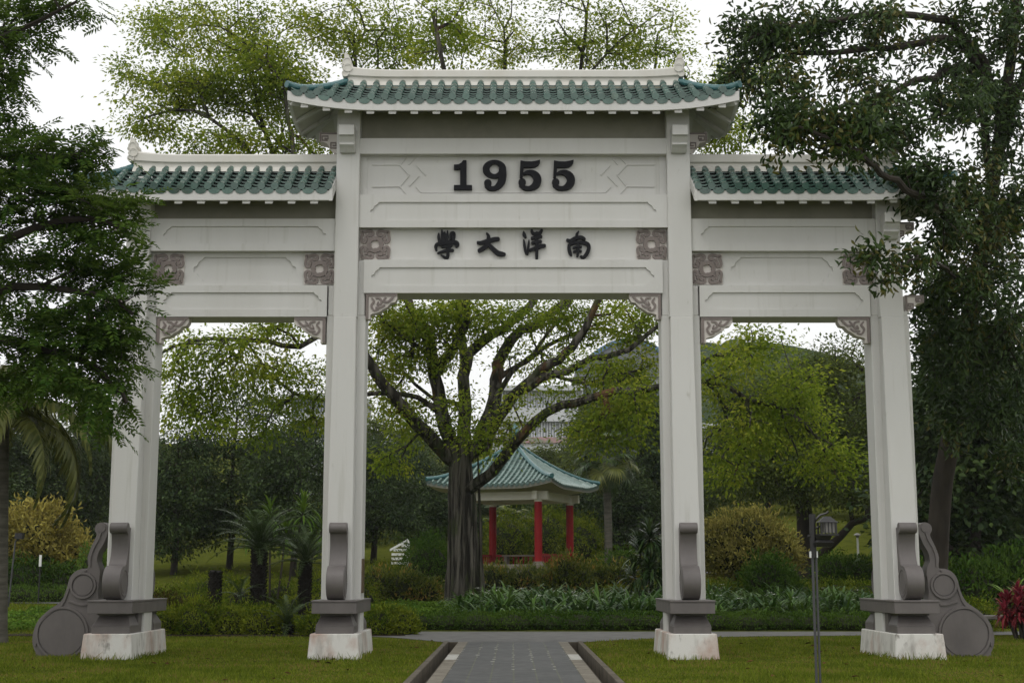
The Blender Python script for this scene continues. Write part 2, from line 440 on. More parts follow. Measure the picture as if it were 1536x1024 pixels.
def drape(name, pts, m, hh=.03):
    q = catmull(pts, 10); b = MB(); vs = []
    for i, (x, y, w) in enumerate(q):
        a = q[max(0, i - 1)]; c = q[min(len(q) - 1, i + 1)]; dx, dy = c[0] - a[0], c[1] - a[1]; l = math.hypot(dx, dy)
        for s in (-1, 1):
            X, Y = x - dy / l * w / 2 * s, y + dx / l * w / 2 * s
            vs.append((X, Y, H(X, Y) + hh))
    b.add(vs, [(2 * i, 2 * i + 1, 2 * i + 3, 2 * i + 2) for i in range(len(q) - 1)], 0)
    o = b.build(name, m, recalc=False); tag(o, kind='structure')


drape('bed_soil', [(-15, 9.4, 2.2), (-9, 9.0, 1.6), (-5.5, 8.7, 1.5), (-2.7, 9.0, 1.4)], mat('garden_soil', (.040, .030, .020), .95, .05, (20, .5, .03), ((.025, .019, .013), 4, (1, 1, 1), .4, .6)), .02)
ASPH = mat('grey_walkway', (.13, .13, .135), .8, .2, (20, .3, .01), ((.09, .09, .09), 2, (1, 1, 1), .4, .65))
drape('garden_walk', [(-60, 34, 2.2), (-30, 32.5, 2.2), (-20, 31, 2.2), (-14, 29, 2.2), (-10, 24, 2.2), (-9.5, 20, 2.2)], ASPH)
drape('hill_walk', [(6, 44, 1.6), (14, 40, 1.6), (19, 38, 1.6), (40, 44, 1.6)], ASPH)


def grass():
    rng = np.random.default_rng(5); n = 150000
    y = -8.6 + 20 * rng.random(n) ** 1.25
    hw = (y + 28.5) * .38
    x = (rng.random(n) * 2 - 1) * hw
    m2 = 26000
    y2 = 9 + 22 * rng.random(m2); x2 = -6 - (y2 * .2 + 12) * rng.random(m2)
    x = np.concatenate([x, x2]); y = np.concatenate([y, y2])
    ok = (np.abs(x) > 1.55) | (y > DY)
    fr = np.interp(np.abs(x), [0, 1.5, 2.4, 3.5, 6.5, 16, 26], [4, 4.9, 6.1, 7.2, 8.3, 9.3, 9.6])
    ok &= ~((y > fr - .05) & (x > -7) & (y < 11.1)); ok &= ~((x > -7) & (y > 11))
    for s in (-1, 1):
        for cx, hx in ((3.2, .45), (7.22, .47)): ok &= ~((np.abs(x - s * cx) < hx) & (np.abs(y) < 1.3))
    x, y = x[ok], y[ok]; n = len(x)
    z = np.array([H(a, c) for a, c in zip(x, y)])
    hgt = rng.uniform(.025, .06, n) * (1 + .5 * np.sin(x * 1.3 + 2) * np.sin(y * .9)); w_ = rng.uniform(.006, .014, n) * (1 + (y > 9) * 1.5)
    hgt *= 1 + (y > 9) * .5
    for s in (-1, 1):
        for cx in (3.2, 7.22):
            nr = (np.abs(x - s * cx) < .62) & (np.abs(y) < 1.45); hgt[nr] *= 2.0
    a = rng.random(n) * 6.283; lx = rng.normal(0, .4, n) * hgt; ly = rng.normal(0, .4, n) * hgt
    b0 = np.stack([x - np.cos(a) * w_, y - np.sin(a) * w_, z], 1); b1 = np.stack([x + np.cos(a) * w_, y + np.sin(a) * w_, z], 1)
    t = np.stack([x + lx, y + ly, z + hgt], 1)
    nm = NM(); nm.add(np.stack([b0, b1, t], 1), np.arange(3 * n).reshape(-1, 3))
    o = nm.build('lawn_grass', BLADE); tag(o, 'short mown green grass around the white gateway and the path', 'grass', kind='stuff')
    nm = NM(); k = 150
    x = rng.uniform(-9, 11, k); y = rng.uniform(-8, 6, k); ok = np.abs(x) > 1.7; x, y = x[ok], y[ok]; k = len(x)
    pos = np.stack([x, y, np.full(k, .035)], 1); dd = rng.normal(0, 1, (k, 3)); dd[:, 2] *= .15
    nn = np.tile([0, 0, 1.], (k, 1)) + rng.normal(0, .3, (k, 3))
    leaves(nm, pos, dd, nn, rng.uniform(.06, .15, k), rng.uniform(.04, .08, k), T6)
    o = nm.build('fallen_leaves', DEADLEAF); tag(o, 'dry brown fallen leaves scattered over the lawn', 'leaves', kind='stuff')


grass()

# ================================================================ THE GATEWAY
gate = thing('memorial_gate', 'white three-bay memorial gateway marked 1955 with green tiled roofs', 'gateway')
XI, XO = 3.19, 7.18


def notch_poly(x0, x1, z0, z1, n):
    """panel outline with scooped corners, counted from its left middle: lower half, upper half"""
    lo = [(x0, z0 + n * 1.15), (x0 + n * .35, z0 + n * 1.0), (x0 + n * .55, z0 + n * .55), (x0 + n, z0 + n * .25), (x0 + n * 1.15, z0)]
    up = [(x, z0 + z1 - z) for x, z in lo][::-1]
    lo2 = [(x0 + x1 - x, z) for x, z in lo][::-1]
    up2 = [(x0 + x1 - x, z) for x, z in up]; up = up[::-1]
    zm = (z0 + z1) / 2
    lower = [(x0, zm)] + lo + lo2 + [(x1, zm)]
    upper = [(x0, zm)] + up + up2 + [(x1, zm)]
    return lower, upper, zm


def beam(x0, x1, z0, z1, yf, inset=None, m=WHITE):
    """a beam with a recessed scoop-cornered panel on both faces"""
    b = MB(); bk = -yf
    if inset:
        px0, px1, pz0, pz1, n = inset; dp = .035
        b.box(x0, x1, yf + dp, bk - dp, z0, z1)
        lo, up, zm = notch_poly(px0, px1, pz0, pz1, n)
        for a, c in ((yf, yf + dp), (bk - dp, bk)):
            b.prism([(x0, z0), (x1, z0), (x1, zm)] + lo[::-1] + [(x0, zm)], a, c)
            b.prism([(x1, z1), (x0, z1), (x0, zm)] + up + [(x1, zm)], a, c)
    else:
        b.box(x0, x1, yf, bk, z0, z1)
    return b.build('beam', m, gate)


# centre bay
beam(-2.86, 2.86, 6.79, 7.44, -.34, (-2.72, 2.70, 6.93, 7.29, .14))
beam(-2.97, 2.97, 8.06, 8.71, -.40, (-2.75, 2.75, 8.20, 8.56, .14))
beam(-2.97, 2.97, 9.51, 9.82, -.44)
fr = MB(); fr.box(-2.97, 2.97, -.24, .24, 7.44, 8.06); frieze = fr.build('frieze_panel', WHITE, gate)
fr = MB(); fr.box(-2.97, 2.97, -.24, .24, 8.71, 9.51)
fr.box(-2.97, -2.84, -.262, -.24, 8.712, 9.508); fr.box(2.84, 2.97, -.262, -.24, 8.712, 9.508)


def q2(cx, cy): v = P(420 + cx / 3.94, 60 + cy / 3.94, -.24); return (v.x, v.z)


lat = [[(545, 738), (708, 738), (752, 688)], [(708, 738), (765, 800), (708, 866), (545, 868)], [(708, 866), (760, 922)], [(760, 738), (802, 690)],
       [(808, 742), (862, 800)], [(762, 865), (820, 805)], [(806, 870), (836, 902)]]
k = 0
for ln in lat:
    for s in (1, -1):
        for p0, p1 in zip(ln, ln[1:]):
            a = q2(*p0); c = q2(*p1); k += 1
            dx, dz = c[0] - a[0], c[1] - a[1]; l = math.hypot(dx, dz); nx, nz = -dz / l * .011, dx / l * .011
            fr.prism([(s * (a[0] + nx), a[1] + nz), (s * (c[0] + nx), c[1] + nz), (s * (c[0] - nx), c[1] - nz), (s * (a[0] - nx), a[1] - nz)], -.262 - .0003 * (k % 9), -.235)
a = q2(836, 902); fr.box(a[0], -a[0], -.2535, -.235, a[1] - .008, a[1] + .008)
board = fr.build('date_panel', WHITE, gate)
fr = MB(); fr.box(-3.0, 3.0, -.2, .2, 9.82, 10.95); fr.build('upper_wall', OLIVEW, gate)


def q8(cx, cy): v = P(670 + cx / 7.314, 230 + cy / 7.314, -.3); return (v.x, v.z)


S8 = (q8(100, 0)[0] - q8(0, 0)[0]) / 100


def num(build_fn):
    b = MB(); build_fn(b); return b.build('numeral', BLACK, board)


NF, NB = -.33, -.241


def one(b):
    b.prism([q8(*p) for p in [(182, 80), (218, 80), (218, 352), (278, 352), (278, 402), (80, 402), (80, 352), (148, 352), (148, 168), (120, 180), (80, 180), (80, 128), (130, 125), (160, 108)]], NF, NB)


def st8(b, pts, off=0, f=0): b.stroke([(*q8(x + off, y), w * S8) for x, y, w in pts], NF + f, NB, 0, 6)


def nine(b):
    c = q8(524, 175); b.ring(c, 129 * S8, 53 * S8, NF, NB, 0, 44, 'y', .79, 1.1)
    st8(b, [(612, 170, 80), (614, 250, 84), (594, 325, 78), (535, 382, 52), (470, 384, 48), (440, 355, 50)], 0, .002)
    b.disc(q8(452, 328), 41 * S8, NF + .004, NB, 0, 22)


def five(off):
    def f(b):
        b.prism([q8(x + off, y) for x, y in [(810, 82), (860, 92), (930, 94), (985, 85), (1026, 74), (1022, 105), (1005, 132), (975, 152), (920, 160), (845, 157), (840, 215), (832, 268), (800, 268)]], NF, NB)
        st8(b, [(850, 226, 30), (885, 212, 46), (935, 216, 64), (980, 250, 84), (996, 300, 88), (972, 352, 80), (915, 384, 50), (855, 380, 48), (818, 350, 50)], off, .002)
        b.disc(q8(828 + off, 318), 41 * S8, NF + .004, NB, 0, 22)
    return f


for fn in (one, nine, five(0), five(368)): num(fn)


def qc(off):
    def f(cx, cy): v = P(off + cx / 11.815, 335 + cy / 11.815, -.27); return (v.x, v.z)
    return f


SCW = (qc(640)(100, 0)[0] - qc(640)(0, 0)[0]) / 100


def char(off, strokes):
    b = MB(); f = qc(off)
    for i, st in enumerate(strokes): b.stroke([(*f(x, y), w_ * SCW) for x, y, w_ in st], -.325 + .0021 * i, -.241, 0, 5)
    b.build('character', BLACK, frieze)


char(640, [[(170, 475, 40), (163, 420, 58), (190, 372, 50), (260, 372, 60), (380, 345, 66), (500, 342, 72), (545, 372, 74), (530, 412, 50)],
           [(216, 190, 26), (215, 260, 54), (236, 350, 56)], [(272, 132, 30), (278, 220, 48), (285, 330, 56)],
           [(318, 180, 46), (335, 255, 54), (345, 320, 56)], [(372, 142, 22), (366, 215, 42), (352, 300, 50)],
           [(420, 275, 44), (436, 190, 52), (470, 172, 50), (492, 200, 48), (478, 262, 52), (468, 325, 54)],
           [(275, 425, 36), (350, 408, 46), (440, 392, 44)], [(440, 392, 36), (392, 440, 46), (352, 475, 44)],
           [(205, 530, 34), (290, 502, 46), (380, 480, 52), (462, 482, 48)], [(368, 480, 52), (378, 560, 56), (356, 622, 52), (310, 600, 44), (258, 565, 26)]])
char(640, [[(912, 345, 48), (960, 352, 62), (1090, 318, 74), (1200, 290, 76), (1262, 284, 70)],
           [(1066, 182, 24), (1096, 235, 58), (1090, 330, 84), (1058, 402, 78), (1000, 450, 72), (935, 488, 66)],
           [(1104, 385, 64), (1180, 462, 76), (1262, 532, 86), (1345, 552, 80), (1375, 552, 56)]])
char(770, [[(182, 152, 18), (190, 200, 58), (214, 248, 46)], [(185, 302, 26), (195, 380, 46), (210, 480, 44), (222, 545, 20)],
           [(276, 310, 22), (270, 390, 42), (256, 480, 44), (250, 545, 40)], [(326, 135, 42), (345, 180, 50), (400, 192, 48), (470, 176, 54), (500, 132, 46)],
           [(335, 268, 56), (410, 250, 58), (485, 240, 58)], [(342, 352, 54), (410, 335, 58), (480, 326, 56)],
           [(300, 478, 54), (380, 450, 64), (480, 412, 74), (548, 400, 62)], [(415, 175, 54), (415, 350, 62), (415, 500, 58), (415, 635, 50)]])
char(770, [[(1156, 152, 22), (1126, 200, 48), (1120, 262, 50)], [(958, 302, 48), (1012, 316, 62), (1100, 272, 68), (1200, 254, 60), (1252, 284, 58)],
           [(986, 392, 52), (985, 450, 58), (1005, 530, 58), (1024, 565, 42)],
           [(990, 388, 46), (1080, 352, 54), (1200, 346, 60), (1305, 368, 68), (1338, 430, 64), (1308, 530, 68), (1242, 606, 54), (1196, 590, 36)],
           [(1066, 438, 36), (1130, 420, 40), (1196, 425, 38)], [(1076, 508, 40), (1130, 490, 42), (1196, 500, 38)], [(1146, 380, 44), (1146, 480, 48), (1136, 582, 42)]])


def carved(x, z, h, yf):
    """square relief of cloud scrolls, front face"""
    b = MB(); b.box(x - h, x + h, yf, yf + .06, z - h, z + h, 0)
    f0 = yf - .028
    for r in range(4):
        ca, sa = [(1, 0), (0, 1), (-1, 0), (0, -1)][r]
        def T(pts): return [(x + h * (px * ca - pz * sa), z + h * (px * sa + pz * ca), w_ * h) for px, pz, w_ in pts]
        b.stroke(T([(.30, .60, .16), (.17, .66, .17), (.15, .80, .17), (.28, .91, .17), (.48, .90, .17), (.68, .84, .17), (.84, .84, .2), (.84, .68, .17), (.90, .48, .17), (.91, .28, .17), (.80, .15, .17), (.66, .17, .17), (.60, .30, .16)]), f0 - .0008 * r, yf, 1, 5)
        for k, (px, pz, rr) in enumerate(((.37, .64, .13), (.64, .37, .13), (.60, .60, .10))):
            b.disc((x + h * (px * ca - pz * sa), z + h * (px * sa + pz * ca)), rr * h, f0 - .005 - .0008 * r - .001 * k, yf, 1, 16)
        for k, (px, pz, rr) in enumerate(((.40, .02, .155), (.36, .20, .14), (.25, .34, .14), (.12, .41, .13))):
            b.disc((x + h * (px * ca - pz * sa), z + h * (px * sa + pz * ca)), rr * h, f0 - .011 - .0008 * r - .0035 * (k % 2), yf, 1, 16)
        b.stroke(T([(.30, .30, .16), (.42, .42, .13), (.52, .52, .08)]), f0 - .009 - .0008 * r, yf, 1, 3)
    b.build('carved_panel', [PINKISH, MAUVE_L], gate)


for s in (1, -1):
    carved(s * 2.66, 7.75, .295, -.262)


def spandrel(x, z, s, yf=-.30, L=.60, D=.50):
    """fretted corner bracket under a beam; s = direction along the beam"""
    b = MB()
    pr = [(0, 0), (L, 0), (L, -.10), (L * .93, -.17), (L * .80, -.19), (L * .70, -.26), (L * .56, -.31), (L * .42, -.37), (L * .20, -.40), (.09, -.42), (.09, -D), (0, -D)]
    b.prism([(x + s * a, z + c) for a, c in pr], yf, yf + .22, 0)
    st = lambda pts, k: b.stroke([(x + s * a, z + c, w_) for a, c, w_ in pts], yf - .022 - .001 * k, yf, 1, 5)
    st([(.02, -.03, .05), (L - .03, -.03, .05)], 0); st([(.028, -.05, .05), (.028, -D + .03, .05)], 1)
    st([(.12, -.10, .03), (.16, -.16, .04), (.11, -.24, .04), (.16, -.33, .035), (.24, -.32, .03)], 2)
    st([(.20, -.09, .03), (.28, -.11, .04), (.30, -.19, .04), (.22, -.23, .03), (.24, -.17, .025)], 3)
    st([(.38, -.09, .03), (.34, -.15, .035), (.42, -.17, .04), (.50, -.10, .04), (.53, -.07, .03)], 4)
    st([(.36, -.23, .03), (.30, -.27, .04), (.20, -.28, .035)], 5)
    b.build('spandrel_bracket', [PINKISH, MAUVE_L], gate)


for s in (1, -1): spandrel(-s * 2.82, 6.79, s)

# side bays
for s in (1, -1):
    xa, xb = sorted((s * 3.40, s * 6.95)); xl, xh = sorted((s * 3.56, s * 6.81))
    pa, pb = sorted((s * 3.66, s * 6.68))
    beam(xl, xh, 6.33, 6.94, -.34, (pa, pb, 6.47, 6.80, .13))
    pa, pb = sorted((s * 3.60, s * 6.72))
    beam(xa, xb, 7.60, 8.23, -.40, (pa, pb, 7.74, 8.08, .13))
    beam(xa, xb, 6.94, 7.60, -.24, (s * 5.165 - .98, s * 5.165 + .98, 7.03, 7.51, .17))
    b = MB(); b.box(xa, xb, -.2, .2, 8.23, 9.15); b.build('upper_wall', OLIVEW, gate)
    carved(s * 3.72, 7.27, .30, -.262); carved(s * 6.62, 7.27, .30, -.262)
    spandrel(s * 3.58, 6.33, s); spandrel(s * 6.79, 6.33, -s)


def key_bracket(x, z, s, L, D, pil):
    """side bracket with a key-fret relief"""
    b = MB()
    b.prism([(x, z), (x + s * L, z), (x + s * L, z - D * .42), (x + s * L * .62, z - D * .5), (x + s * L * .42, z - D * .72), (x + s * L * .16, z - D), (x, z - D)], -.17, .17, 0)
    st = lambda pts, k: b.stroke([(x + s * a * L, z + c * D, .032) for a, c in pts], -.185 - .001 * k, -.17, 1, 1)
    st([(.04, -.05), (.95, -.05)], 0); st([(.94, -.08), (.94, -.4)], 1)
    st([(.60, -.38), (.85, -.38), (.85, -.18), (.55, -.18), (.55, -.30), (.70, -.30)], 2)
    st([(.14, -.76), (.40, -.76), (.40, -.50), (.14, -.50), (.14, -.64), (.27, -.64)], 3)
    st([(.05, -.1), (.05, -.92)], 4)
    b.build('key_bracket', [PINKISH, MAUVE_L], pil)


def corbel(x, z, pil, yf):
    b = MB(); zt = z + .47
    b.box(x - .15, x + .15, yf - .36, yf, zt - .20, zt)
    b.prism([(yf, zt - .20), (yf - .30, zt - .20), (yf - .27, zt - .25), (yf - .21, zt - .30), (yf - .20, zt - .33), (yf, zt - .33)], x - .148, x + .148, 0, 'x')
    b.prism([(yf, zt - .33), (yf - .25, zt - .33), (yf - .25, zt - .36), (yf - .20, zt - .38), (yf - .14, zt - .42), (yf - .10, zt - .47), (yf, zt - .47)], x - .145, x + .145, 0, 'x')
    b.build('corbel', WHITE, pil, bevel=.006)


def scroll_stone(x, pil, s):
    """front/back scroll: roll on top, S-shaped back, drum below; s=-1 front"""
    b = MB(); cy, cz, r = s * .98, 1.345, .305
    b.disc((cy, cz), r, x - .157, x + .157, 0, 40, 'x')
    for sg in (-1, 1):
        b.ring((cy, cz), .25, .215, x + sg * .140, x + sg * .166, 0, 36, 'x')
        b.disc((cy, cz), .19, x + sg * .140, x + sg * .163, 0, 30, 'x')
    f = [(.80, 2.34), (.85, 2.27), (.815, 2.17), (.79, 2.03), (.80, 1.88), (.845, 1.75), (.90, 1.66), (.92, 1.56)]
    bk = [(.62, 1.50), (.62, 1.70), (.60, 1.95), (.60, 2.15), (.60, 2.34)]
    b.prism([(s * a, c) for a, c in catmull(f, 4) + catmull(bk, 4)], x - .156, x + .156, 0, 'x', True)
    b.disc((s * .865, 2.325), .098, x - .162, x + .162, 0, 24, 'x')
    b.build('scroll_stone', MAUVE, pil, bevel=.008)


def gourd_stone(xs, pil):
    """flat scroll buttress on the outer side of an end pillar"""
    b = MB(); X = lambda c: 7.66 + (c - 735) / 287; Z = lambda c: 2.34 - (c - 190) / 285
    out = [(712, 205), (720, 172), (748, 158), (777, 170), (785, 198), (774, 222), (780, 245), (800, 290), (816, 345), (812, 398), (842, 402), (880, 418), (908, 455), (922, 515), (948, 573), (1010, 618), (1062, 670), (1086, 735), (1086, 795), (1066, 840), (1040, 872), (700, 872), (700, 640), (748, 560), (750, 470), (745, 425), (752, 395), (766, 360), (758, 315), (738, 280), (724, 245)]
    q = [(X(a), Z(c)) for a, c in catmull([(float(a), float(c)) for a, c in out], 3, True)]
    b.prism([(xs * a, max(c, -.05)) for a, c in q], -.17, .17, 0)
    for f in (-1, 1):
        def rg(cx, cz, ro, ri, t):
            a, c = sorted((f * .165, f * t)); b.ring((xs * X(cx), Z(cz)), ro, ri, a, c, 0, 48)
        rg(832, 490, .245, .205, .205); rg(932, 738, .49, .445, .206)
        for (cx, cz, r_, t) in ((832, 490, .185, .185), (932, 738, .425, .187), (748, 190, .075, .19)):
            a, c = sorted((f * .165, f * t)); b.disc((xs * X(cx), Z(cz)), r_, a, c, 0, 44)
        pts = [(xs * X(a), Z(c), .035) for a, c in ((1070, 800), (1068, 730), (1045, 678), (1000, 632), (940, 590), (912, 520), (895, 462), (865, 425), (822, 412))]
        y0, y1 = (-.2, -.165) if f < 0 else (.2, .165)
        b.stroke(pts, y0, y1, 0, 4)
        b.stroke([(xs * X(a), Z(c), .03) for a, c in ((800, 390), (800, 345), (786, 295), (762, 250), (752, 218))], y0 * .99, y1, 0, 4)
        b.stroke([(xs * X(a), Z(c), .035) for a, c in ((812, 590), (850, 588), (900, 572))], y0 * .98, y1, 0, 4)
    b.build('buttress_stone', MAUVE, pil, bevel=.01)


def pillar(xc, ztop, outer, sgn):
    b = MB(); i = -1 if xc > 0 else 1        # direction of the centre bay
    zc, zs = (7.44, 6.94) if not outer else (6.94, 6.45)
    # lower shaft, stepping in at a different height on each flank
    b.box(xc - .37, xc + .37, -.28, .28, .3, 6.36)
    if outer: b.box(xc - .37, xc + .37, -.2795, .2795, 6.36, 6.94) if False else None
    x0, x1 = sorted((xc, xc + i * .35)); b.box(x0, x1, -.28, .28, 6.36, zc)
    x0, x1 = sorted((xc, xc - i * .35)); b.box(x0, x1, -.28, .28, 6.36, zs)
    b.frus(xc, 0, .245, .74, .8, .215, .50, 6.30)
    b.box(xc - .225, xc + .225, -.47, .47, 6.30, ztop)
    pl = b.build('pillar', WHITE, gate, bevel=.012)
    b = MB(); b.frus(xc + (.03 if xc > 0 else -.03) * outer, 0, .475, 1.32, -.2, .425, 1.25, .45); b.build('plinth', PLINTH, pl, bevel=.015)
    for s in (-1, 1):
        b = MB()
        y = lambda a, c: (min(s * a, s * c), max(s * a, s * c))
        b.box(xc - .34, xc + .34, *y(.55, 1.16), .449, .58)
        b.hexa([(xc - .34, s * .55, .583), (xc + .34, s * .55, .583), (xc + .34, s * 1.16, .583), (xc - .34, s * 1.16, .583)],
               [(xc - .26, s * .55, .76), (xc + .26, s * .55, .76), (xc + .26, s * .97, .76), (xc - .26, s * .97, .76)])
        b.box(xc - .28, xc + .28, *y(.55, 1.04), .762, .80)
        b.box(xc - .33, xc + .33, *y(.30, .549), .449, .80)
        b.build('pedestal', MAUVE, pl, bevel=.006)
    b = MB()
    b.box(xc - .40, xc + .40, -1.27, 1.27, .80, 1.0); b.box(xc - .41, xc + .41, -1.285, 1.285, 1.0, 1.035)
    b.build('moulded_band', MAUVE, pl, bevel=.006)
    scroll_stone(xc, pl, -1); scroll_stone(xc, pl, 1)
    corbel(xc, 9.5 if not outer else 7.79, pl, -.47)
    if outer:
        gourd_stone(sgn, pl)
        key_bracket(xc + sgn * .225, 8.22, sgn, .36, .36, pl); key_bracket(xc + sgn * .35, 6.78, sgn, .36, .34, pl)
    else:
        key_bracket(xc + sgn * .225, 10.02, sgn, .38, .42, pl)
    return pl


for s in (-1, 1):
    pl = pillar(s * XI, 10.75, False, s)
    if s < 0:
        b = MB(); b.box(-2.82, -2.79, -.26, .02, 1.15, 1.78); b.build('plaque', BROWN, pl, bevel=.004)
    pillar(s * XO, 9.05, True, s)


# ---------------------------------------------------------------- tiled roofs
def roof(xl, xr, hipl, hipr, zr, ze, hw, ov, lift, ridge_h, flat_l, flat_r):
    """ridge from xl to xr; hip ends overhang by ov; eave at y=+-hw; lift = upturn at hip corners"""
    xa = xl - ov if hipl else xl; xb = xr + ov if hipr else xr

    def upl(x):
        u = 0
        if hipr and x > flat_r: u = ((x - flat_r) / (xb - flat_r)) ** 2.1
        if hipl and x < flat_l: u = ((flat_l - x) / (flat_l - xa)) ** 2.1
        return u

    def zf(x, s): return zr + (ze - zr) * (1.12 * s - .12 * s * s) + lift * upl(x) * s ** 1.6

    def sh(x):
        if hipr and x > xr: return (x - xr) / ov
        if hipl and x < xl: return (xl - x) / ov
        return 0.0
    body = MB()
    n = 56; xs = [xa + (xb - xa) * i / n for i in range(n + 1)]; ns = 6
    for sg in (-1, 1):
        top = []; bot = []
        for x in xs:
            s0 = min(.985, sh(x))
            for k in range(ns + 1):
                s = s0 + (1 - s0) * k / ns
                top.append((x, sg * s * hw, zf(x, s) - .045)); bot.append((x, sg * s * hw, zf(x, s) - .205 + .02 * (1 - s)))
        g = lambda i, k: i * (ns + 1) + k
        F = [(g(i, k), g(i, k + 1), g(i + 1, k + 1), g(i + 1, k)) for i in range(n) for k in range(ns)]
        body.add(top, F, 2, True); body.add(bot, F, 1, True)
        e = []
        for i, x in enumerate(xs): e += [(x, sg * hw * 1.001, zf(x, 1) - .03), (x, sg * hw * 1.001, zf(x, 1) - .215), (x, sg * (hw - .06), zf(x, 1) - .03), (x, sg * (hw - .06), zf(x, 1) - .215)]
        F = []
        for i in range(n): F += [(4 * i, 4 * i + 1, 4 * i + 5, 4 * i + 4), (4 * i + 1, 4 * i + 3, 4 * i + 7, 4 * i + 5), (4 * i + 2, 4 * i + 6, 4 * i + 7, 4 * i + 3)]
        body.add(e, F, 0)
    for has, xe, d in ((hipl, xl, -1), (hipr, xr, 1)):
        if not has:
            pr = [(0, zf(xe, 0) + .03)] + [(-s * hw * 1.012, zf(xe, s) + .03) for s in (.25, .5, .75, 1)] + [(-hw * 1.012, zf(xe, 1) - .23), (-hw * .8, zf(xe, .8) - .2), (0, zf(xe, 0) - .2)]
            pr += [(-a, c) for a, c in pr[1:-1]][::-1]
            body.prism(pr, xe - .03, xe + .03, 0, 'x'); continue
        # hip end
        top = []; bot = []; m = 8; nn = 10
        for k in range(m + 1):
            s = k / m; x = xe + d * s * ov
            for j in range(nn + 1):
                v = -1 + 2 * j / nn
                z = zr + (ze - zr) * (1.12 * s - .12 * s * s) + lift * upl(x) * s ** 1.6 * (v * v)
                top.append((x, v * s * hw, z - .045)); bot.append((x, v * s * hw, z - .205 + .02 * (1 - s)))
        g = lambda i, k: i * (nn + 1) + k
        F = [(g(i, k), g(i, k + 1), g(i + 1, k + 1), g(i + 1, k)) for i in range(m) for k in range(nn)]
        body.add(top, F, 2, True); body.add(bot, F, 1, True)
        e = []; xq = xe + d * ov
        for j in range(nn + 1):
            v = -1 + 2 * j / nn; z = ze + lift * v * v
            e += [(xq + d * .002, v * hw, z - .03), (xq + d * .002, v * hw, z - .215), (xq - d * .06, v * hw, z - .215), (xq - d * .06, v * hw, z - .03)]
        body.add(e, [f for j in range(nn) for f in ((4 * j, 4 * j + 1, 4 * j + 5, 4 * j + 4), (4 * j + 1, 4 * j + 2, 4 * j + 6, 4 * j + 5), (4 * j + 2, 4 * j + 3, 4 * j + 7, 4 * j + 6))], 0)
    ro = body.build('roof', [WHITE, SOFFIT, MORTAR], gate)
    # --- glazed tiles, one mesh for the front and back slopes and hip ends
    t = MB(); sp = .2535; nb = int(round((xb - xa - .1) / sp)); sp = (xb - xa - .1) / nb

    def column(pt, s0, first=True):
        """barrel tile along pt(s, lateral, lift)"""
        ls = 1 - s0
        if ls < .06: return
        ss = []; m_ = max(2, int(round(ls * 5)))
        pts = []; rad = []
        for k_ in range(m_):
            a = s0 + ls * k_ / m_; c = s0 + ls * (k_ + 1) / m_
            pts += [pt(a + .004, 0, .050), pt(c - .004, 0, .062)]; rad += [.056, .067]
        e = pts[-1]; t.tube(pts, rad, 10, 0)

    def pan(pt, s0, w_):
        ls = 1 - s0
        if ls < .05: return
        m_ = max(1, int(round(ls * 6)))
        L = (-.5, -.25, 0, .25, .5); sag = (.034, .010, 0, .010, .034)
        for k_ in range(m_):
            a = s0 + ls * k_ / m_ - (.03 if k_ else 0); c = s0 + ls * (k_ + 1) / m_
            vs = [pt(a, q * w_, -.050 + g) for q, g in zip(L, sag)] + [pt(c, q * w_, .030 + g) for q, g in zip(L, sag)] + [pt(c, q * w_, .002 + g) for q, g in zip(L, sag)] + [pt(c - .10, q * w_, -.022 + g) for q, g in zip(L, sag)]
            t.add(vs, [(i, i + 1, 6 + i, 5 + i) for i in range(4)] + [(5 + i, 6 + i, 11 + i, 10 + i) for i in range(4)] + [(10 + i, 11 + i, 16 + i, 15 + i) for i in range(4)], 0)
        # drip tile: rounded tongue hanging over the fascia
        N = 10; a_ = [math.pi * i / N for i in range(N + 1)]
        o = [pt(1.012, -.5 * w_, .0)] + [pt(1.022 - .012 * math.sin(q), -.5 * w_ * math.cos(q), -.012 - .085 * math.sin(q) ** .8) for q in a_] + [pt(1.012, .5 * w_, .0)]
        o2 = [Vector(v) + (Vector(pt(.95, 0, 0)) - Vector(pt(1.0, 0, 0))).normalized() * .02 for v in o]
        nn_ = len(o); t.add(o + o2, [list(range(nn_)), list(range(2 * nn_ - 1, nn_ - 1, -1))] + [(i, nn_ + i, nn_ + i + 1, i + 1) for i in range(nn_ - 1)], 0)
    for sg in (-1, 1):
        for i in range(nb + 1):
            x = xa + .05 + i * sp
            if 0 < i < nb or not (hipl if i == 0 else hipr):
                s0 = sh(x)
                column(lambda s, q, g, x=x: (x + q, sg * s * hw, zf(x + q, s) + g), s0)
                if s0 < .97: t.disc((x, zf(x, 1) + .055), .070, sg * (hw + .012) - .012, sg * (hw + .012) + .012, 0, 14)
            if i < nb:
                xm = x + sp / 2; s0 = min(.93, sh(xm))
                pan(lambda s, q, g, xm=xm: (xm + q, sg * s * hw, zf(xm + q, min(s, 1)) + g), s0, sp * .86)
    for has, xe, d in ((hipl, xl, -1), (hipr, xr, 1)):
        if not has: continue
        ny = 8; spy = 2 * hw / ny
        def ept(s, y, g):
            x = xe + d * s * ov; v = y / max(.05, s * hw)
            return (x, y, zr + (ze - zr) * (1.12 * s - .12 * s * s) + lift * upl(xe + d * min(s, 1) * ov) * min(s, 1) ** 1.6 * min(1, v * v) + g)
        for j in range(1, ny):
            y = -hw + j * spy
            column(lambda s, q, g, y=y: ept(s, y + q, g), abs(y) / hw + .02)
        for j in range(ny):
            y = -hw + (j + .5) * spy; pan(lambda s, q, g, y=y: ept(s, y + q, g), min(.93, abs(y) / hw), spy * .82)
    t.build('roof_tiles', TILE, ro)
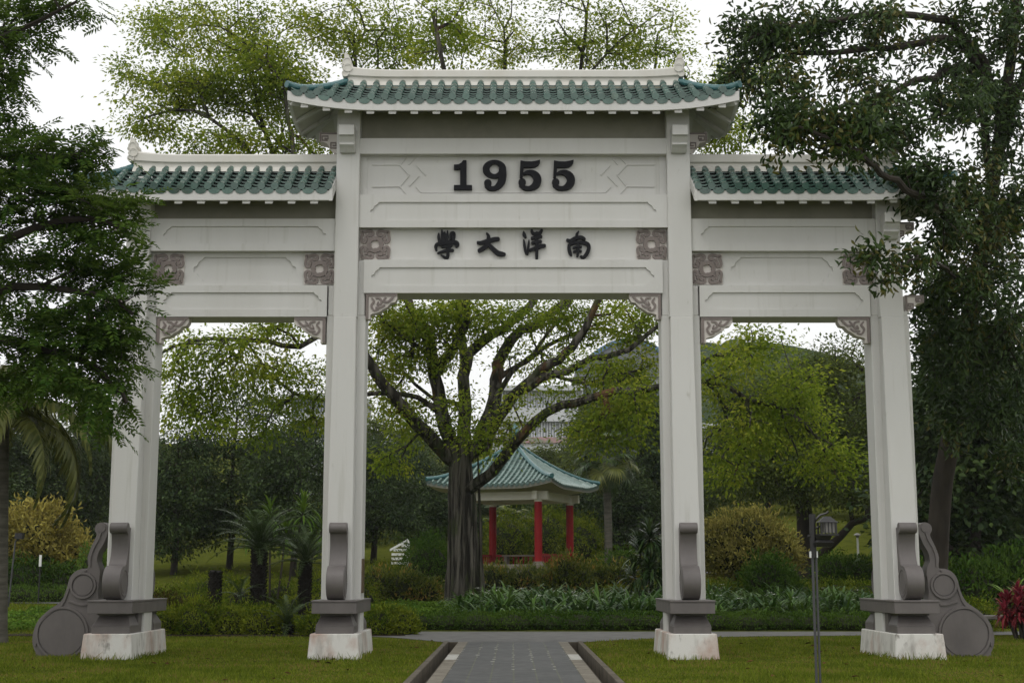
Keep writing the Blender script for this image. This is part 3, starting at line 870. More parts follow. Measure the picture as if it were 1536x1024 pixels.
    # --- hip ridge tiles
    for has, xe, d in ((hipl, xl, -1), (hipr, xr, 1)):
        if not has: continue
        for sg in (-1, 1):
            h = MB(); pts = []; rad = []; K = 9
            for k_ in range(K):
                for a in (k_ / K + .004, (k_ + 1) / K - .004):
                    s = .02 + a * 1.0; x = xe + d * s * ov
                    pts.append((x, sg * s * hw, zf(xe + d * min(s, 1) * ov, min(s, 1)) + .075 + .02 * max(0, s - .8) * 5)); rad.append(.062 if a * K % 1 < .5 else .07)
            h.tube(pts, rad, 10, 0); h.build('hip_tile', HIPT, ro)
    # --- ridge
    h = MB(); K = 40
    ra, rb = (xl - .03 if hipl else xl), (xr + .03 if hipr else xr)

    def rl(x):
        u = 0
        if hipr: u = max(u, (x - (rb - 1.0)) / 1.0)
        if hipl: u = max(u, ((ra + 1.0) - x) / 1.0)
        return .075 * max(0, u) ** 2.2
    prof = [(-.19, 0), (-.105, ridge_h * .3), (-.10, ridge_h * .5), (-.15, ridge_h * .56), (-.15, ridge_h * .92), (-.12, ridge_h), (.12, ridge_h), (.15, ridge_h * .92), (.15, ridge_h * .56), (.10, ridge_h * .5), (.105, ridge_h * .3), (.19, 0)]
    vs = []
    for i in range(K + 1):
        x = ra + (rb - ra) * i / K; u = rl(x)
        vs += [(x, a, zr - .09 + c * (1 + .09 / ridge_h) + u * (c / ridge_h)) for a, c in prof]
    q = len(prof)
    h.add(vs, [(i * q + j, i * q + (j + 1) % q, (i + 1) * q + (j + 1) % q, (i + 1) * q + j) for i in range(K) for j in range(q)] + [list(range(q)), list(range(K * q + q - 1, K * q - 1, -1))], 0)
    h.build('ridge', WHITE2, ro)
    for has, xe, d in ((hipl, ra, -1), (hipr, rb, 1)):
        if not has: continue
        h = MB(); zt = zr + ridge_h
        for k_, (dx, dz, r_, th_) in enumerate(((-.005, .03, .088, .165), (.055, .015, .05, .150), (.045, -.085, .07, .155), (.015, .155, .088, .160), (.075, .11, .05, .148), (.025, .27, .05, .14), (.05, .32, .028, .13))):
            c = (xe + d * dx, zt + dz); h.disc(c, r_, -th_, th_, 0, 22)
            if r_ > .06:
                for sg in (-1, 1):
                    a, e = sorted((sg * th_, sg * (th_ + .012))); h.ring(c, r_, r_ - .02, a - (.002 if sg > 0 else 0), e + (.002 if sg < 0 else 0), 0, 24)
        h.build('finial', WHITE2, ro)
    # --- rafters under the eaves
    nr = int((xb - xa - .5) / .40)
    for i in range(nr):
        x = xa + .32 + (xb - xa - .64) * i / (nr - 1)
        s0 = max(.22, sh(x) + .04)
        if s0 > .8: continue
        for sg in (-1, 1):
            h = MB(); za, zb = zf(x, s0) - .19, zf(x, .965) - .205
            h.hexa([(x - .07, sg * s0 * hw, za - .085), (x + .07, sg * s0 * hw, za - .085), (x + .07, sg * .965 * hw, zb - .09), (x - .07, sg * .965 * hw, zb - .09)],
                   [(x - .07, sg * s0 * hw, za), (x + .07, sg * s0 * hw, za), (x + .07, sg * .965 * hw, zb), (x - .07, sg * .965 * hw, zb)])
            h.build('rafter', WHITE, ro)
    for has, xe, d in ((hipl, xl, -1), (hipr, xr, 1)):
        if not has: continue
        for y in (-.35, .35):
            s0 = .42; h = MB(); f = lambda s: zr + (ze - zr) * (1.12 * s - .12 * s * s) - .195
            yy = y * hw * .9
            h.hexa([(xe + d * s0 * ov, yy - .05, f(s0) - .08), (xe + d * s0 * ov, yy + .05, f(s0) - .08), (xe + d * .95 * ov, yy + .05, f(.95) - .06), (xe + d * .95 * ov, yy - .05, f(.95) - .06)],
                   [(xe + d * s0 * ov, yy - .05, f(s0)), (xe + d * s0 * ov, yy + .05, f(s0)), (xe + d * .95 * ov, yy + .05, f(.95)), (xe + d * .95 * ov, yy - .05, f(.95))])
            h.build('rafter', WHITE, ro)
        for sg in (-1, 1):      # angle rafter out to the upturned corner
            h = MB(); h.tube([(xe + d * q * ov, sg * q * hw, zf(xe + d * q * ov, q) - .235) for q in (.1, .3, .5, .7, .85, .95)], .07, 4, 0, True, False)
            h.build('rafter', WHITE, ro)
    return ro


roof(-3.24, 3.24, True, True, 11.07, 10.36, 1.16, 1.04, .20, .255, -2.5, 2.5)
roof(-7.40, -3.44, True, False, 9.32, 8.66, .98, .95, .20, .275, -6.6, 99)
roof(3.44, 7.40, False, True, 9.32, 8.66, .98, .95, .20, .275, -99, 6.6)
#@@VEG
# ================================================================ PLANT GENERATORS
def grow(limbs, targets, seed, step=.55, rt=.011, pw=.5, jit=.14, bow=.13, fwd=.55):
    """limb polylines plus twigs reaching every target; returns (wood per limb, tip positions, tip directions)"""
    rng = np.random.default_rng(seed)
    cap = 40000; pos = np.zeros((cap, 3)); dr = np.zeros((cap, 3)); par = []; lid = []; rad = []; n = 0
    for li, (pts, r0, r1) in enumerate(limbs):
        pts = [tuple(p) for p in pts]
        ln = sum(math.dist(a, c) for a, c in zip(pts, pts[1:])); sub = max(2, int(ln / step / (len(pts) - 1)))
        q = np.array(catmull(pts, sub)); prev = -1
        if li:
            prev = int(np.argmin(np.linalg.norm(pos[:n] - q[0], axis=1)))
        for k, p in enumerate(q):
            if li and k == 0: continue
            pos[n] = p + rng.normal(0, .03, 3) * (li > 0); par.append(prev); lid.append(li); rad.append(r0 + (r1 - r0) * k / (len(q) - 1))
            v = pos[n] - (pos[prev] if prev >= 0 else pos[n] - (0, 0, 1)); dr[n] = v / max(1e-6, np.linalg.norm(v)); prev = n; n += 1
    n0 = n; cnt = {}
    targets = np.asarray(targets, float)
    dd = np.array([np.min(np.linalg.norm(pos[:n0] - t, axis=1)) for t in targets])
    tips = []
    for ti in np.argsort(dd):
        T = targets[ti]; d = T - pos[:n]; di = np.linalg.norm(d, axis=1) + 1e-6
        cost = di * (1.4 - fwd * (d * dr[:n]).sum(1) / di)
        j = int(np.argmin(cost)); k = max(1, int(di[j] / step)); v = d[j]
        pe = rng.normal(0, 1, 3); pe -= v * (pe @ v) / (di[j] ** 2); pe *= bow * di[j] / max(1e-6, np.linalg.norm(pe)); prev = j; base = pos[j].copy()
        for i in range(1, k + 1):
            t = i / k; p = base + v * t + pe * math.sin(math.pi * t) + (rng.normal(0, step * jit, 3) if i < k else 0)
            pos[n] = p; par.append(prev); lid.append(lid[j]); rad.append(0); u = p - pos[prev]; dr[n] = u / max(1e-6, np.linalg.norm(u)); prev = n; n += 1
            if n >= cap: raise RuntimeError('too many nodes')
        tips.append(prev)
    c = np.zeros(n); c[tips] += 1
    for i in range(n - 1, 0, -1):
        if par[i] >= 0: c[par[i]] += c[i]
    kids = [[] for _ in range(n)]
    for i in range(n):
        if i >= n0: rad[i] = min(rt * max(1, c[i]) ** pw, .8 * rad[par[i]] if rad[par[i]] > rt else rt)
        if par[i] >= 0: kids[par[i]].append(i)
    main = {}
    for j in range(n):
        if kids[j]:
            same = [i for i in kids[j] if i < n0 and lid[i] == lid[j]]
            main[j] = same[0] if same else max(kids[j], key=lambda i: c[i])
    wood = [MB() for _ in limbs]
    for i in range(n):
        if par[i] >= 0 and main.get(par[i]) == i: continue
        ch = [i] if par[i] < 0 else [par[i], i]; q = i
        while q in main: q = main[q]; ch.append(q)
        rr = [rad[x] for x in ch]
        if par[i] >= 0: rr[0] = min(rr[0], rr[1] * 1.25)
        mxr = max(rr)
        if len(ch) > 1: wood[lid[i]].tube([pos[x] for x in ch], rr, 14 if mxr > .25 else 8 if mxr > .09 else 5 if mxr > .03 else 3, 0, mxr > .1)
    return wood, pos[tips].copy(), dr[tips].copy()


def blob_points(bl, rng):
    """blobs (px, py, depth, half width px, half height px, half depth m, n) -> points"""
    o = []
    for px, py, Y, rx, ry, rd, n in bl:
        c = np.array(P(px, py, Y)); k = (Y + 27) / FPX
        v = unit(rng.normal(0, 1, (n, 3))) * (rng.random(n) ** .42)[:, None]
        o.append(c + v * np.array([rx * k, rd, ry * k]))
    return np.concatenate(o)


def ell_points(bl, rng):
    o = []
    for x, y, z, rx, ry, rz, n in bl:
        v = unit(rng.normal(0, 1, (n, 3))) * (rng.random(n) ** .42)[:, None]; o.append(np.array([x, y, z]) + v * np.array([rx, ry, rz]))
    return np.concatenate(o)


def f_broad(n, cr, L, Wd, droop=.35, T=T4, flat=.55):
    def f(nm, tips, dirs, rng):
        tp = np.repeat(tips, n, 0); dv = np.repeat(dirs, n, 0); m = len(tp)
        off = rng.normal(0, 1, (m, 3)) * np.array([cr, cr, cr * flat]); pos = tp + off
        d = rng.normal(0, .55, (m, 3)) + off / cr * .5 + dv * .5; d[:, 2] -= droop
        nr = rng.normal(0, .5, (m, 3)); nr[:, 2] += 1
        leaves(nm, pos, d, nr, rng.uniform(.7, 1.25, m) * L, rng.uniform(.75, 1.2, m) * Wd, T)
    return f


def f_pinnate(ns, cr, Ls, K, ll, lw):
    def f(nm, tips, dirs, rng):
        tp = np.repeat(tips, ns, 0); dv = np.repeat(dirs, ns, 0); m = len(tp)
        b = tp + rng.normal(0, 1, (m, 3)) * np.array([cr, cr, cr * .35])
        d = rng.normal(0, .6, (m, 3)); d[:, 2] *= .35; d += dv * .8; d[:, 2] -= .22; d = unit(d)
        nr = rng.normal(0, .25, (m, 3)); nr[:, 2] += 1; sd = unit(np.cross(d, nr)); nr = np.cross(sd, d)
        s = rng.uniform(.7, 1.2, m)[:, None]
        for k in range(K):
            t = (k + 1) / K; p = b + d * (Ls * t * s) - np.array([0, 0, 1]) * (.10 * Ls * t * t)
            for g in (-1, 1):
                leaves(nm, p, d * (.35 + .5 * t) + sd * g + rng.normal(0, .12, (m, 3)), nr + rng.normal(0, .2, (m, 3)), ll * (1 - .35 * abs(t - .5)), lw)
    return f


def f_rosette(n, L, Wd, spread=.10):
    def f(nm, tips, dirs, rng):
        tp = np.repeat(tips, n, 0); dv = unit(np.repeat(dirs, n, 0)); m = len(tp)
        ra = rng.normal(0, 1, (m, 3)); ra = unit(ra - dv * (ra * dv).sum(1)[:, None])
        pos = tp - dv * (rng.random(m) * .45)[:, None] + ra * spread * .3 + rng.normal(0, spread, (m, 3))
        d = ra * .9 + dv * .55; d[:, 2] -= .35
        nr = dv * .8 - ra * .2 + rng.normal(0, .25, (m, 3)); nr[:, 2] += .6
        leaves(nm, pos, d, nr, rng.uniform(.7, 1.2, m) * L, rng.uniform(.8, 1.15, m) * Wd, T6)
    return f


def make_tree(name, label, loc, limbs, targets, leaf, lm, bark, seed, group=None, cat='tree', rt=.011, step=.55, pw=.5, flute=None, fwd=.55, bow=.13):
    loc = Vector(loc); root = thing(name, label, cat, loc, 0, group)
    l0 = np.array(loc)
    lb = [([tuple(np.array(p) - l0) for p in pts], a, c) for pts, a, c in limbs]
    rng = np.random.default_rng(seed + 77)
    wood, tips, dirs = grow(lb, np.asarray(targets) - l0, seed, step, rt, pw, fwd=fwd, bow=bow)
    for i, wd in enumerate(wood):
        if i == 0 and flute: flute(wd)
        if wd.v: wd.build('trunk' if i == 0 else 'limb', bark, root, recalc=False)
    nm = NM()
    for f in (leaf if isinstance(leaf, list) else [leaf]): f(nm, tips, dirs, rng)
    nm.build('crown', lm, root)
    return root


def lump(v, seed):
    r = random.Random(seed); q = [(r.uniform(2, 5), r.uniform(2, 5), r.uniform(2, 5), r.uniform(0, 6)) for _ in range(4)]
    return 1 + .09 * sum(np.sin(v[:, 0] * a + v[:, 1] * b_ + v[:, 2] * c + d) for a, b_, c, d in q)


BUSH_SEED = [100]


def bush(name, label, loc, blobs, n, L, Wd, m, group=None, cat='bush', T=T4, up=.4, shell=(.80, 1.06), tuft=0, extra=None, core=True):
    """rounded shrub: leaves on lumpy ellipsoids (x, y, z, rx, ry, rz) above local ground"""
    BUSH_SEED[0] += 1; sd = BUSH_SEED[0]; rng = np.random.default_rng(sd)
    root = thing(name, label, cat, loc, 0, group); nm = NM()
    ar = np.array([b_[3] * b_[5] + b_[3] * b_[4] for b_ in blobs]); ar = ar / ar.sum()
    for bi, (x, y, z, rx, ry, rz) in enumerate(blobs):
        k = int(n * ar[bi]); v = unit(rng.normal(0, 1, (k, 3))); r = rng.uniform(*shell, k) * lump(v * 1.3, sd + bi)
        if tuft: r *= 1 + tuft * np.maximum(0, np.sin(v[:, 0] * 19 + bi) * np.sin(v[:, 1] * 17) * np.sin(v[:, 2] * 15 + 1))
        p = np.array([x, y, z]) + v * np.array([rx, ry, rz]) * r[:, None]
        ok = p[:, 2] > .015; p, v = p[ok], v[ok]; k = len(p)
        o = unit(v / np.array([rx, ry, rz])); d = o * .7 + rng.normal(0, .55, (k, 3)); d[:, 2] += up
        nr = o * .9 + rng.normal(0, .45, (k, 3))
        leaves(nm, p, d, nr, rng.uniform(.7, 1.3, k) * L, rng.uniform(.75, 1.2, k) * Wd, T)
    nm.build('foliage', m, root)
    if extra: extra(root, rng)
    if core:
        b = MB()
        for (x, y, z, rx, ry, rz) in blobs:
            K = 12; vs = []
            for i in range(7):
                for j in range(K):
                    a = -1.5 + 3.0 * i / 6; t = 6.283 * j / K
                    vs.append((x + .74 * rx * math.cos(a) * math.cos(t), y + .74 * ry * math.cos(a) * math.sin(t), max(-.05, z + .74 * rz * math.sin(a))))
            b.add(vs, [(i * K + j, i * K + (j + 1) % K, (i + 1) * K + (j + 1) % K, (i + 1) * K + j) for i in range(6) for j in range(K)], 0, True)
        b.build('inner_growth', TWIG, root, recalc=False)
    return root


def G(px, py, Y, dz=0):
    """ground point below the pixel column px at depth Y"""
    p = P(px, py, Y); return (p.x, Y, H(p.x, Y) + dz)


# ================================================================ BUILDINGS FAR BEHIND
BW = mat('far_white_wall', (.58, .59, .60), .7, .2, None, ((.48, .49, .5), .6, (1, 1, .3), .4, .7))
BGREY = mat('far_grey_louvre', (.34, .36, .38), .6, .3)
BGLASS = mat('far_window_glass', (.10, .125, .15), .15, .6)
BPINK = mat('balcony_flowers', (.42, .27, .27), .8, .1, None, ((.25, .27, .2), 2.5, (1, 1, 1), .45, .55))
BBLUE = mat('blue_roof_edge', (.10, .19, .32), .5, .4)
BROOF = mat('grey_metal_roof', (.16, .17, .185), .55, .4, None, ((.12, .13, .14), .5, (1, 1, 1), .4, .7))


def block(label, x0, x1, y0, y1, z0, zt, floors, band, win, bays, name='office_building', flowers=False):
    o = thing(name, label, 'building', ((x0 + x1) / 2, y0, z0)); w_ = (x1 - x0) / 2; dpt = y1 - y0
    b = MB(); b.box(-w_, w_, .5, dpt, 0, zt - z0); b.build('wall', BW, o)
    b = MB(); b.box(-w_ - .4, w_ + .4, -.6, dpt + .4, zt - z0, zt - z0 + .5); b.build('roof', BW, o)
    fh = (zt - z0) / floors
    for f in range(floors):
        b = MB(); b.box(-w_ - .2, w_ + .2, -.3, .5, f * fh, f * fh + band); b.build('floor_band', BW, o)
        if flowers and f % 2 == 0:
            b = MB(); b.box(-w_, w_, -.55, -.3, f * fh + band - .45, f * fh + band + .15); b.build('flower_trough', BPINK, o)
        for k in range(bays):
            a = -w_ + 2 * w_ * (k + .04) / bays; c = -w_ + 2 * w_ * (k + .96) / bays
            b = MB(); b.box(a, c, .40, .50, f * fh + band, (f + 1) * fh - .02); wn = b.build('window', BGLASS if win else BGREY, o)
            b = MB(); nn = 7
            for q in range(nn): x = a + (c - a) * (q + .5) / nn; b.box(x - .07, x + .07, .2, .40, f * fh + band, (f + 1) * fh - .03)
            b.build('louvre', BW if not win else BGREY, wn)
    return o


pa, pb = P(742, 670, 120), P(868, 586, 120)
block('white banded office block with grey louvres behind the pavilion', pa.x, pb.x, 120, 134, pa.z - 7, pb.z, 4, 1.4, False, 4, flowers=True)
pa, pb = P(436, 640, 125), P(540, 597, 125)
block('pale blue-grey building with window strip above the dark trees', pa.x, pb.x, 125, 137, pa.z - 8, pb.z, 4, 1.2, True, 3)
pa, pb = P(968, 668, 112), P(1112, 643, 112)
block('low white building with ribbed front behind the olive tree', pa.x, pb.x, 112, 122, pa.z - 6, pb.z, 3, .9, False, 5)
b = MB(); vs = []; cx, cy = P(1090, 520, 320).x, 320
for i in range(15):
    for j in range(48):
        a = 6.2832 * j / 48; t_ = i / 14; r_ = 1 - t_; wob = 1 + .10 * math.sin(3 * a + 1) + .05 * math.sin(7 * a)
        vs.append((cx + 75 * r_ * wob * math.cos(a), cy + 60 * r_ * wob * math.sin(a), 24 + 33 * (1 - r_ * r_) ** 1.2 + 2.0 * math.sin(9 * a + 4 * t_) * r_ * (1 - r_) * 4))
b.add(vs, [(i * 48 + j, i * 48 + (j + 1) % 48, (i + 1) * 48 + (j + 1) % 48, (i + 1) * 48 + j) for i in range(14) for j in range(48)], 0, True)
o = b.build('hill', mat('wooded_hill', (.050, .075, .030), .95, .05, (.35, 1, 3), [((.025, .042, .018), .25, (1, 1, 1), .4, .6), ((.09, .11, .05), .12, (1, 1, 1), .5, .7)]), recalc=False); tag(o, kind='structure')
# curved roof hall
pa, pb = P(872, 585, 150), P(1015, 512, 150)
o = thing('domed_hall', 'grey curved-roofed hall with a blue roof edge on the hill', 'building', ((pa.x + pb.x) / 2, 150, pa.z - 9)); w_ = (pb.x - pa.x) / 2; hz = pb.z - pa.z + 9
b = MB(); b.box(-w_, w_, 0, 18, 0, hz - 4.4); b.build('wall', BW, o)
b = MB(); b.prism([(-w_ - .8, hz - 4.6)] + [(x * (w_ + .8), hz - 4.4 + 4.4 * math.cos(x * 1.45)) for x in np.linspace(-1, 1, 25)] + [(w_ + .8, hz - 4.6)], -1, 19, 0); b.build('roof', BROOF, o)
b = MB(); b.stroke([(x * (w_ + .8), hz - 4.4 + 4.4 * math.cos(x * 1.45), .55) for x in np.linspace(-.98, .98, 25)], -1.25, -1.02, 0, 2); b.build('roof_edge', BBLUE, o)
for k in range(6):
    b = MB(); b.box(-w_ + 2 * w_ * (k + .1) / 6, -w_ + 2 * w_ * (k + .9) / 6, -.12, -.01, hz - 8, hz - 5.5); b.build('window', BGLASS, o)

# ================================================================ PAVILION
pv = thing('garden_pavilion', 'open square pavilion with red columns and a green tiled pyramid roof', 'pavilion', (P(772, 700, 45).x, 45, H(0, 45)), R(-23))
PW = 3.3; z0 = .45
b = MB(); b.box(-2.9, 2.9, -2.9, 2.9, -.6, z0); b.box(-3.2, 3.2, -3.2, 3.2, -.6, z0 - .2); b.build('platform', CONC, pv, bevel=.02)
cw = PW * .65; zc = z0 + 3.0
for sx, sy in ((-1, -1), (1, -1), (1, 1), (-1, 1)):
    b = MB(); b.tube([(sx * cw, sy * cw, z0), (sx * cw, sy * cw, zc)], .19, 16); c = b.build('column', RED, pv)
    b = MB(); b.tube([(sx * cw, sy * cw, zc - .001), (sx * cw, sy * cw, zc + .45)], .2, 16); b.build('capital', WHITE2, c)
    b = MB(); b.tube([(sx * cw, sy * cw, z0 + .001), (sx * cw, sy * cw, z0 + .14)], [.3, .25], 16); b.build('column_base', CONC, c)
for r in range(4):
    M = Matrix.Rotation(r * math.pi / 2, 4, 'Z')
    if r == 0: continue
    b = MB(); b.box(-cw + .2, cw - .2, -cw - .06, -cw + .06, z0 + .42, z0 + .52)
    for k in range(14): x = -cw + .35 + (2 * cw - .7) * k / 13; b.box(x - .03, x + .03, -cw - .03, -cw + .03, z0, z0 + .42)
    b.v = [tuple(M @ Vector(v)) for v in b.v]; b.build('railing', RED, pv)
b = MB(); b.box(-1.1, 1.1, .9, 1.35, z0 + .42, z0 + .5); b.box(-1.0, -.85, .95, 1.3, z0, z0 + .42); b.box(.85, 1.0, .95, 1.3, z0, z0 + .42); b.build('bench', CONC, pv)
ze, zr = zc + .75, zc + 3.05; lift = .26


def pz(s, v): return zr + (ze - zr) * (1.42 * s - .42 * s * s) + lift * max(0, abs(v) - .45) ** 1.6 / .55 ** 1.6 * s ** 2


b = MB(); t = MB(); K = 12; J = 16
for r in range(4):
    M = Matrix.Rotation(r * math.pi / 2, 4, 'Z'); top = []; bot = []
    for k in range(K + 1):
        s = k / K
        for j in range(J + 1):
            v = -1 + 2 * j / J; top.append(M @ Vector((v * s * PW, -s * PW, pz(s, v)))); bot.append(M @ Vector((v * s * PW * .995, -s * PW * .995, pz(s, v) - .16)))
    g = lambda i, k: i * (J + 1) + k
    F = [(g(i, k), g(i, k + 1), g(i + 1, k + 1), g(i + 1, k)) for i in range(K) for k in range(J)]
    b.add(top, F, 1, True); b.add(bot, F, 0, True)
    e = []
    for j in range(J + 1):
        v = -1 + 2 * j / J; e += [M @ Vector((v * PW, -PW * 1.003, pz(1, v) + .0)), M @ Vector((v * PW, -PW * 1.003, pz(1, v) - .16))]
    b.add(e, [(2 * j, 2 * j + 1, 2 * j + 3, 2 * j + 2) for j in range(J)], 2)
    nc = 24
    for i in range(1, nc):
        x = -PW + 2 * PW * i / nc; s0 = abs(x) / PW + .015; pts = []; rad = []
        if s0 > .97: continue
        m_ = max(2, int((1 - s0) * 9))
        for k in range(m_):
            for a in (s0 + (1 - s0) * k / m_ + .002, s0 + (1 - s0) * (k + 1) / m_ - .002):
                pts.append(M @ Vector((x, -a * PW * 1.01, pz(a, x / (a * PW)) + .045))); rad.append(.055 if len(rad) % 2 == 0 else .064)
        t.tube(pts, rad, 7, 1)
    for i in range(nc):
        x = -PW + 2 * PW * (i + .5) / nc; s0 = abs(x) / PW; m_ = max(1, int((1 - s0) * 15)); h = PW / nc * .8
        for k in range(m_):
            a = s0 + (1 - s0) * k / m_; c = s0 + (1 - s0) * (k + 1) / m_
            t.add([M @ Vector((x - h, -a * PW, pz(a, x / max(.01, a * PW)) + .005)), M @ Vector((x + h, -a * PW, pz(a, x / max(.01, a * PW)) + .005)), M @ Vector((x + h, -c * PW * 1.01, pz(c, x / (c * PW)) + .04)), M @ Vector((x - h, -c * PW * 1.01, pz(c, x / (c * PW)) + .04)),
                   M @ Vector((x - h, -c * PW * 1.01, pz(c, x / (c * PW)) - .01)), M @ Vector((x + h, -c * PW * 1.01, pz(c, x / (c * PW)) - .01))], [(0, 1, 2, 3), (3, 2, 5, 4)])
        c = M @ Vector((x, -PW * 1.015, pz(1, x / PW))); N = 8
        t.add([M @ Vector((x - h * 1.0 * math.cos(math.pi * q / N), -PW * 1.02, pz(1, x / PW) + .03 - .11 * math.sin(math.pi * q / N))) for q in range(N + 1)], [list(range(N + 1))])
pr = b.build('roof', [SOFFIT, MORTAR, mat('weathered_fascia', (.20, .20, .17), .8, .2)], pv, recalc=False); t.build('roof_tiles', [mat('pavilion_pan_tile', (.060, .110, .095), .3, .5, None, ((.03, .06, .05), 3, (1, 1, 1), .4, .65)), mat('pavilion_barrel_tile', (.20, .285, .255), .25, .6, None, ((.11, .17, .15), 3, (1, 1, 1), .4, .65))], pr, recalc=False)
for r in range(4):
    M = Matrix.Rotation(r * math.pi / 2, 4, 'Z'); h = MB()
    h.tube([M @ Vector((s * PW * 1.01, -s * PW * 1.01, pz(s, 1) + .10 + .05 * max(0, s - .85) * 6)) for s in np.linspace(.03, 1.0, 14)], [.10] * 13 + [.12], 8); h.build('hip_tile', HIPT, pr)
h = MB(); h.tube([(0, 0, zr - .1), (0, 0, zr + .15), (0, 0, zr + .28), (0, 0, zr + .42), (0, 0, zr + .55), (0, 0, zr + .75), (0, 0, zr + .95), (0, 0, zr + 1.05)], [.26, .30, .14, .20, .28, .24, .10, .03], 14); h.build('finial', HIPT, pr)
for r in range(4):
    M = Matrix.Rotation(r * math.pi / 2, 4, 'Z'); b = MB(); b.box(-cw - .5, cw + .5, -cw - .11, -cw + .11, zc + .10 + .003 * r, zc + .50 + .003 * r); b.v = [tuple(M @ Vector(v)) for v in b.v]; b.build('ring_beam', WHITE2, pv)

# ================================================================ THE GREAT BANYAN BEHIND THE GATE
YB = 20.0
def L_(pts): return [tuple(P(x, y, Y)) for x, y, Y in pts]


def flute(mb):
    """ribbed buttressed lower trunk with hanging aerial roots"""
    o = []
    for (x, y, z) in mb.v:
        a = math.atan2(y - bcy, x - bcx); k = max(0, 1 - z / 5.0)
        f = 1 + (.06 + .07 * k) * math.sin(5 * a + 1.3 + .5 * math.sin(z)) + .06 * math.sin(11 * a + z * .9) + .22 * max(0, 1 - z / .8) ** 2
        if z < 5.2: x, y = bcx + (x - bcx) * f, bcy + (y - bcy) * f
        o.append((x, y, z))
    mb.v = o
    r_ = random.Random(4)
    for i in range(18):
        a = r_.uniform(0, 6.283); zt = r_.uniform(2.0, 5.6); ra = .46 + .01 * zt
        mb.tube([(bcx + (ra + .12 * max(0, 1 - z / zt) + r_.uniform(-.04, .04)) * math.cos(a + .08 * z), bcy + (ra + .12 * max(0, 1 - z / zt)) * math.sin(a + .08 * z), z) for z in np.linspace(-.1, zt, 7)], [.075, .06, .055, .05, .05, .04, .015], 5)


base = P(697, 888, YB); base.z = H(base.x, YB)
bcx, bcy = 0.0, 0.0
lim = [([tuple(base + Vector((0, 0, -.3)))] + L_([(697, 860, YB), (695, 800, YB), (693, 740, YB), (690, 690, YB), (684, 655, YB)]), .46, .36),
       (L_([(684, 700, YB), (640, 650, 19.2), (605, 612, 18.6), (575, 575, 18.2), (552, 540, 18), (515, 480, 18), (475, 400, 18.5), (430, 300, 19), (400, 200, 19.5), (375, 110, 20)]), .25, .05),
       (L_([(682, 680, YB), (663, 620, 19.6), (653, 560, 19.4), (645, 520, 19.3), (620, 470, 19.5), (590, 380, 20), (560, 260, 20.5), (540, 150, 21), (530, 50, 21.5)]), .26, .05),
       (L_([(653, 560, 19.4), (672, 535, 19), (690, 505, 18.6), (702, 455, 18), (705, 380, 17.5), (690, 250, 17), (670, 120, 16.6), (650, 20, 16.5)]), .19, .06),
       (L_([(696, 680, 20.3), (697, 610, 20.8), (698, 545, 21.2), (722, 512, 21.5), (772, 482, 22), (802, 450, 22.3), (830, 380, 22.8), (850, 260, 23), (870, 120, 23.5), (880, 20, 24)]), .24, .05),
       (L_([(698, 545, 21.2), (688, 490, 21.6), (690, 455, 22), (730, 340, 23), (750, 200, 24), (760, 60, 25)]), .17, .06),
       (L_([(712, 690, YB), (735, 620, 20.5), (745, 570, 21), (752, 535, 21.4), (775, 500, 21.8), (805, 487, 22), (842, 458, 22.3), (880, 420, 22.8), (930, 330, 23.5), (965, 200, 24), (985, 80, 24.5)]), .26, .05),
       (L_([(718, 695, YB), (748, 625, 19.4), (778, 585, 19), (812, 556, 18.6), (848, 530, 18.2), (872, 500, 18), (895, 455, 17.8), (930, 380, 17.5), (985, 260, 17.5), (1030, 120, 18)]), .21, .06),
       (L_([(778, 585, 19), (815, 568, 18.4), (850, 557, 18), (885, 540, 17.6), (930, 530, 17.2), (960, 512, 17), (1000, 480, 16.8), (1060, 430, 16.5)]), .15, .05),
       (L_([(722, 735, 19.8), (760, 680, 18.6), (788, 648, 18), (822, 615, 17.4), (862, 605, 17), (905, 590, 16.6), (950, 585, 16.3), (1000, 578, 16), (1060, 572, 15.6), (1120, 598, 15.4), (1170, 612, 15.2), (1225, 652, 15)]), .19, .05),
       (L_([(662, 625, 19.6), (628, 597, 19), (590, 592, 18.5), (552, 590, 18), (500, 600, 17.5), (440, 590, 17), (390, 545, 16.5)]), .10, .04),
       (L_([(430, 300, 19), (360, 215, 18.6), (290, 165, 18.6), (215, 175, 19)]), .09, .03), (L_([(475, 400, 18.5), (440, 230, 18), (415, 110, 18), (330, 40, 19)]), .10, .03),
       (L_([(745, 570, 21), (790, 540, 21.5), (850, 505, 22), (905, 490, 22), (985, 520, 22)]), .10, .03), (L_([(640, 530, 19.3), (600, 500, 18.6), (565, 470, 18)]), .09, .03), (L_([(735, 620, 20.5), (765, 560, 20.6), (800, 530, 20.8), (860, 450, 21)]), .11, .04),
       (L_([(697, 600, 20.8), (650, 600, 21.5), (600, 550, 22), (560, 520, 22)]), .09, .03), (L_([(812, 556, 18.6), (880, 575, 18.4), (940, 560, 18.2), (990, 600, 18)]), .07, .025), (L_([(875, 120, 23.5), (930, 60, 23.6), (990, 20, 23.6)]), .06, .02), (L_([(930, 330, 23.5), (1010, 220, 22), (1080, 130, 21)]), .08, .025),
       (L_([(515, 480, 18), (450, 520, 16.5), (400, 512, 16), (340, 510, 15.5), (285, 512, 15.2), (240, 530, 15)]), .10, .04)]
rng = np.random.default_rng(11)
